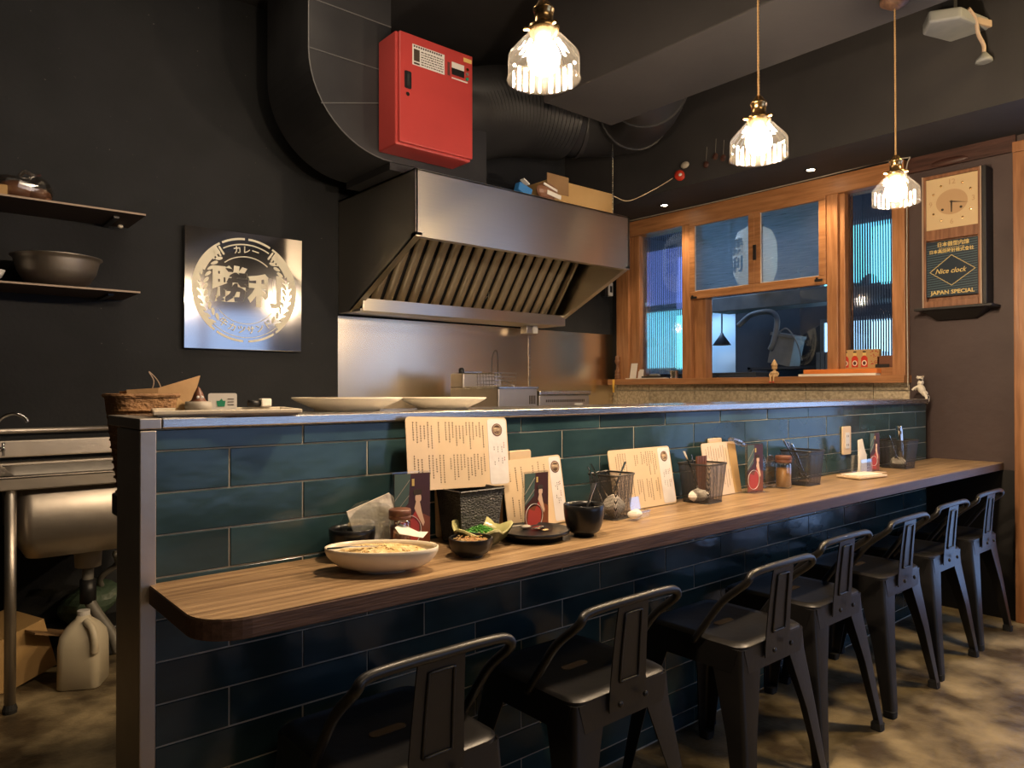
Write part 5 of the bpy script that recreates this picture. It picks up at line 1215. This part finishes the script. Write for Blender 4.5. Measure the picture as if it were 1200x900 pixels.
# ================================================================ WINDOW SILL
SZ = 1.1375
t = thing('wooden_doll', 'pale wooden doll with pointed hat and red shoes sitting on the sill edge', 'doll', (3.853, .812, SZ))
db = MB().lathe([(.018, 0), (.021, .006), (.018, .026), (.008, .036), (.006, .040), (.014, .044), (.0165, .054), (.015, .064), (.0185, .066), (.0185, .069), (.010, .086), (.003, .100), (0, .102)], 20)
db.build('doll_body', 'pale_wood', t, smooth=True)
MB().tube([(-.017, 0, .054), (-.024, 0, .053)], .003, 6).build('nose', 'pale_wood', t)
for s_ in (-1, 1):
    MB().tube(arc([(0, s_*.017, .028), (-.004, s_*.026, .016), (-.010, s_*.024, .003)]), .0042, 7).build('arm', 'pale_wood', t, smooth=True)
    MB().tube(arc([(-.010, s_*.008, .006), (-.024, s_*.010, .003), (-.028, s_*.010, -.014), (-.028, s_*.010, -.026)]), .0042, 7).build('leg', 'pale_wood', t, smooth=True)
    MB().ball((-.031, s_*.010, -.030), (.008, .006, .005), 10, 6).build('shoe', 'red', t, smooth=True)
    MB().ball((-.0155, s_*.006, .056), (.002, .002, .002), 6, 5).build('eye', 'ink', t)
MB().lathe([(.0192, .012), (.0195, .016), (.019, .020)], 20).build('belt', 'card_dark', t)
t = thing('orange_box', 'flat bright orange box lying on the sill in front of the printed carton', 'box', (3.842, .30, SZ+.0002))
MB().b2((0, -.06, 0), (.055, .36, .012)).build('tray_part', 'tissue', t); MB().b2((-.002, -.065, .012), (.055, .33, .036)).build('box_body', 'orange', t, bevel=.002)
t = thing('printed_carton', 'small carton printed with three red bottles, standing behind the orange box', 'carton', (3.905, .250, 1.1785))
MB().b2((0, 0, 0), (.022, .205, .098)).build('carton_body', 'card_board', t)
for k in range(3):
    y_ = .175-k*.050
    b_ = MB(); b_.prism([(y_-.017, .004), (y_+.017, .004), (y_+.017, .052), (y_+.007, .066), (y_-.007, .066), (y_-.017, .052)], -.001, 0, 'yz'); b_.build('printed_bottle', 'red', t)
    MB().prism([(y_-.009, .064), (y_+.009, .064), (y_+.009, .080), (y_-.009, .080)], -.001, 0, 'yz').build('printed_bottle_neck', 'gold', t)
    MB().b2((-.0012, y_-.008, .082), (0, y_+.008, .090)).build('printed_cap', 'ink', t)
    MB().prism([(y_+.013*math.cos(2*PI*i/14), .026+.015*math.sin(2*PI*i/14)) for i in range(14)], -.0016, -.001, 'yz').build('printed_badge', 'ceramic', t)
    MB().prism([(y_+.008*math.cos(2*PI*i/12), .026+.010*math.sin(2*PI*i/12)) for i in range(12)], -.0022, -.0016, 'yz').build('printed_badge', 'brown_ink', t)
g = MB(); r_ = random.Random(5)
for k in range(26): y_ = r_.uniform(.006, .042); z_ = r_.uniform(.008, .09); g.b2((-.0012, y_-.003, z_), (0, y_+.003, z_+.004))
stuff(g.build('printed_marks', 'ink_red', t))
t = thing('dark_pot', 'small dark box standing at the right corner of the sill', 'box', (3.905, .178, 1.1785))
MB().b2((0, 0, 0), (.05, .085, .062)).build('box_body', 'brown_clay', t, bevel=.004); MB().b2((-.004, .02, 0), (-.001, .09, .018)).build('front_flap', 'black_wood', t)
t = thing('steel_cup', 'small shiny ribbed steel cup on the sill by the mullion', 'cup', (3.875, 1.535, SZ))
MB().lathe([(.024, 0), (.026, .002), (.028, .05), (.0285, .051), (.0265, .05), (.0245, .004), (0, .004)], 36, rib=.02).build('cup_body', 'chrome', t, auto=True)
t = thing('sill_tray', 'black tray with papers on the sill below the left reeded pane', 'tray', (3.868, 1.60, SZ))
MB().b2((-.018, 0, 0), (.035, .20, .006)).build('paper_stack', 'paper_white', t); MB().b2((-.02, .01, .0065), (.035, .19, .018)).build('tray_body', 'black_plastic', t, bevel=.003)
MB().ball((.01, .10, .0225), (.018, .05, .012), 12, 6).build('bundle', 'hose', t)
t = thing('paper_notes', 'white leaflets propped up at the left end of the sill', 'leaflet', (3.862, 1.80, SZ))
MB().box((.02, .085, .055), (.004, .055, .11), Matrix.Rotation(.2, 3, 'Y')).build('leaflet_sheet', 'paper_white', t); MB().box((.032, .03, .033), (.004, .045, .065), Matrix.Rotation(.15, 3, 'Y')).build('leaflet_sheet', 'paper_white', t)
MB().prism([(.085+.018*math.cos(2*PI*i/16), .042+.018*math.sin(2*PI*i/16)) for i in range(16)], .0, .001, 'yz').build('printed_ring', 'pvc', t, loc=(.0145, 0, 0), rot=(0, .2, 0))
MB().b2((-.015, .0, 0), (.012, .13, .006)).build('leaflet_sheet', 'tissue', t)
t = thing('turned_post', 'dark turned wooden mill standing on the left end of the sill', 'mill', (3.866, 2.015, SZ))
MB().lathe([(.022, 0), (.022, .012), (.016, .016), (.021, .022), (.021, .034), (.015, .038), (.020, .044), (.020, .060), (.013, .066), (.011, .100), (.016, .112), (.021, .122), (.021, .134), (.014, .142), (.019, .150), (.016, .162), (0, .166)], 20).build('mill_body', 'clock_wood', t, smooth=True)
t = thing('yellow_brush', 'yellow-handled brush hanging below the left end of the sill', 'brush', (3.826, 2.02, 1.045))
MB().tube([(0, 0, 0), (0, 0, .09)], [.007, .009], 10).build('handle', 'yellow', t, smooth=True); MB().tube([(0, 0, -.03), (0, 0, 0)], .003, 6).build('shank', 'chrome', t)
tag(MB().tube(arc([(3.858, 1.93, 2.232), (3.862, 1.2, 2.229), (3.862, .6, 2.231), (3.865, .12, 2.232), (3.872, .098, 2.15), (3.872, .098, 1.6), (3.872, .096, 1.2), (3.865, .094, 1.08)]), .0032, 6).build('white_cable', 'pvc', smooth=True), 'thin white cable running over and down the right side of the timber window', 'cable')
# cow ornament draped over the bar end
t = thing('cow_figurine', 'white and black spotted cow figurine leaning over the far end of the bar top', 'figurine', (3.848, .035, 1.052), rot=(R_(38), 0, 0))
cw = MB()
cw.ball((0, .0, .018), (.016, .030, .017), 16, 10, Matrix.Rotation(.5, 3, 'X')); cw.ball((0, .022, .040), (.013, .014, .016), 14, 9); cw.ball((-.004, .034, .058), (.011, .013, .011), 14, 9); cw.ball((-.008, .046, .055), (.008, .009, .007), 12, 8)
cw.ball((0, -.026, .010), (.015, .014, .014), 14, 9)
for s_ in (-1, 1):
    cw.tube(arc([(s_*.010, -.028, .008), (s_*.012, -.044, .004), (s_*.012, -.054, -.010), (s_*.012, -.056, -.026)]), .0065, 8); cw.tube(arc([(s_*.010, .018, .02), (s_*.014, .024, .005), (s_*.014, .026, -.008)]), .006, 8)
    cw.ball((-.002+s_*.011, .032, .068), (.005, .003, .004), 8, 6)
o = cw.build('cow_body', 'cow_white', t, smooth=True)
for s_ in (-1, 1):
    MB().ball((s_*.012, -.057, -.030), (.0068, .0068, .005), 8, 6).build('hoof', 'ink', t); MB().tube([(s_*.006, .034, .068), (s_*.009, .034, .077)], [.0025, .001], 6).build('horn', 'shelf_edge', t)
MB().ball((-.013, .052, .054), (.004, .003, .003), 8, 6).build('muzzle', 'ink', t)

# ================================================================ CLOCK
ck = thing('wall_clock', 'old wooden wall clock with square cream dial and blue lettered lower panel', 'clock', (3.83, -.118, 1.462))
W2 = .128; CH = .640
cs = MB(); cs.b2((0, -W2, 0), (.098, -W2+.016, CH)); cs.b2((0, W2-.016, 0), (.098, W2, CH)); cs.b2((0, -W2+.016, CH-.016), (.098, W2-.016, CH)); cs.b2((0, -W2+.016, 0), (.098, W2-.016, .03)); cs.b2((.0, -W2+.016, .325), (.02, W2-.016, .375)); cs.b2((.03, -W2+.016, .03), (.098, W2-.016, CH-.016))
cs.build('case', 'clock_wood', ck, bevel=.002)
MB().b2((.001, -W2-.018, 0), (.099, -W2-.0005, CH)).build('side_board', 'black_wood', ck, bevel=.002)
sp_ = MB(); sp_.b2((-.003, -W2, 0), (0, -W2+.006, CH)); sp_.b2((-.003, W2-.006, 0), (0, W2, CH)); sp_.build('edge_strip', 'shelf_edge', ck)
MB().b2((.010, -W2+.016, .375), (.03, W2-.016, CH-.017)).build('dial', 'dial', ck)
dc = (-.0, .50)
MB().prism([(dc[0]+.068*math.cos(2*PI*i/36), dc[1]+.060*math.sin(2*PI*i/36)) for i in range(36)], .0085, .010, 'yz').build('dial_centre', 'dial_in', ck)
nm = MB()
def nfn(y_, z_): return lambda u, v, d: (.0095-.0015*d, y_-u, z_+v)
for h, tx in ((12, '12'), (3, '3'), (6, '6'), (9, '9')):
    a = R(90-30*h); put_text(nm, tx, .034, nfn(-.092*math.cos(a), dc[1]+.095*math.sin(a)), .01)
nm.build('numeral', 'dial_in', ck)
for h in (1, 2, 4, 5, 7, 8, 10, 11):
    a = R(90-30*h); k = 1/max(abs(math.cos(a)), abs(math.sin(a))); MB().ball((.010, -.080*k*math.cos(a), dc[1]+.083*k*math.sin(a)), (.003, .006, .006), 10, 6).build('hour_stud', 'brass', ck)
for s_ in (-1, 1): MB().lathe([(.006, 0), (.006, .002)], 12, rot=Matrix.Rotation(-PI/2, 3, 'Y'), c=(.0085, s_*.040, .468)).build('winding_hole', 'ink', ck)
hd_ = MB(); hd_.prism([(.004, dc[1]), (.0, dc[1]+.006), (-.004, dc[1]), (-.002, dc[1]-.05), (.002, dc[1]-.05)], .004, .006, 'yz'); hd_.build('hour_hand', 'ink', ck)
hm = MB(); an = R(-12)
hm.prism([(-.010*math.cos(an+PI)*1, dc[1]+.010*math.sin(an+PI)), (-(.002*math.sin(-an)), dc[1]+.0035), (-.075*math.cos(an), dc[1]+.075*math.sin(an)), (0, dc[1]-.0035)], .002, .004, 'yz'); hm.ball((.004, 0, dc[1]), (.004, .006, .006), 10, 6); hm.build('minute_hand', 'ink', ck)
po = MB().b2((.004, -W2+.017, .050), (.03, W2-.017, .318)).build('lettered_panel', 'poster', ck)
stp_ = MB()
for k in range(26):
    z_ = .045+k*.0115
    for (ya, yb) in ((-.108, .108),):
        z0_ = z_; a = (ya, z0_+.020); b = (yb, z0_-.012+.02)
        lo_, hi_ = .052, .314
        if min(a[1], b[1]) < lo_ or max(a[1], b[1])+.003 > hi_: continue
        stp_.prism([(ya, a[1]), (yb, b[1]), (yb, b[1]+.004), (ya, a[1]+.004)], .0033, .004, 'yz')
stuff(stp_.build('printed_stripes', 'poster_stripe', ck))
MB().prism([(.0, .105), (.088, .170), (0, .240), (-.095, .170)], .0024, .0033, 'yz').build('printed_diamond', 'poster', ck)
dm = MB(); D = [(.0024, 0, .100), (.0024, .095, .170), (.0024, 0, .245), (.0024, -.100, .170), (.0024, 0, .100)]
for a, b in zip(D, D[1:]): dm.tube([a, b], .0016, 4)
dm.build('diamond_outline', 'gold', ck)
lt = MB()
def pfn(y_, z_): return lambda u, v, d: (.0022-.0008*d, y_-u, z_+v)
for y_ in (0,):
    lt.b2((.0026, -.082, .286), (.0034, .06, .308)) if False else None
put_text(lt, '日本器型内線', .024, pfn(-.008, .298), .02, width=.135)
put_text(lt, '日本高級時計株式會社', .020, pfn(.0, .266), .02, width=.190)
put_text(lt, 'Nice clock', .034, pfn(.003, .170), .01, shear=.35, width=.135)
put_text(lt, 'JAPAN SPECIAL', .026, pfn(-.002, .068), .025, width=.190)
wv = [(.0022, .055-.11*i/24, .281+(.003 if i % 2 else -.003)) for i in range(25)]; lt.tube(wv, .001, 4)
stuff(lt.build('lettering', 'gold', ck))
MB().prism([(-W2, .375), (W2, .375), (W2, .3755), (-W2, .3755)], .0, .001, 'yz')
ks = thing('clock_shelf', 'black wooden bracket shelf under the wall clock', 'shelf', (3.929, -.118, 1.460))
MB().b2((-.125, -.175, -.012), (0, .160, 0)).build('board', 'black_wood', ks, bevel=.002)
MB().add([(-.10, -.14, -.0125), (0, -.14, -.0125), (0, .13, -.0125), (-.10, .13, -.0125), (-.03, -.08, -.055), (0, -.08, -.055), (0, .09, -.055), (-.03, .09, -.055)], [(0, 1, 2, 3), (7, 6, 5, 4), (0, 4, 5, 1), (1, 5, 6, 2), (2, 6, 7, 3), (3, 7, 4, 0)]).build('corbel', 'black_wood', ks)
t = thing('wooden_plaque', 'dark carved oval wooden plaque on the wall above the clock', 'plaque', (3.905, -.085, 2.178))
MB().ball((0.008, 0, 0), (.012, .085, .020), 24, 10).build('plaque_body', 'dark_wood', t, smooth=True)
t = thing('white_box', 'narrow white box standing on the floor behind the second last stool', 'box', (3.80, .03, 0))
MB().b2((0, 0, 0), (.07, .05, .24)).build('box_body', 'white', t, bevel=.003); MB().b2((.01, -.001, .03), (.05, 0, .09)).build('printed_label', 'pvc', t)
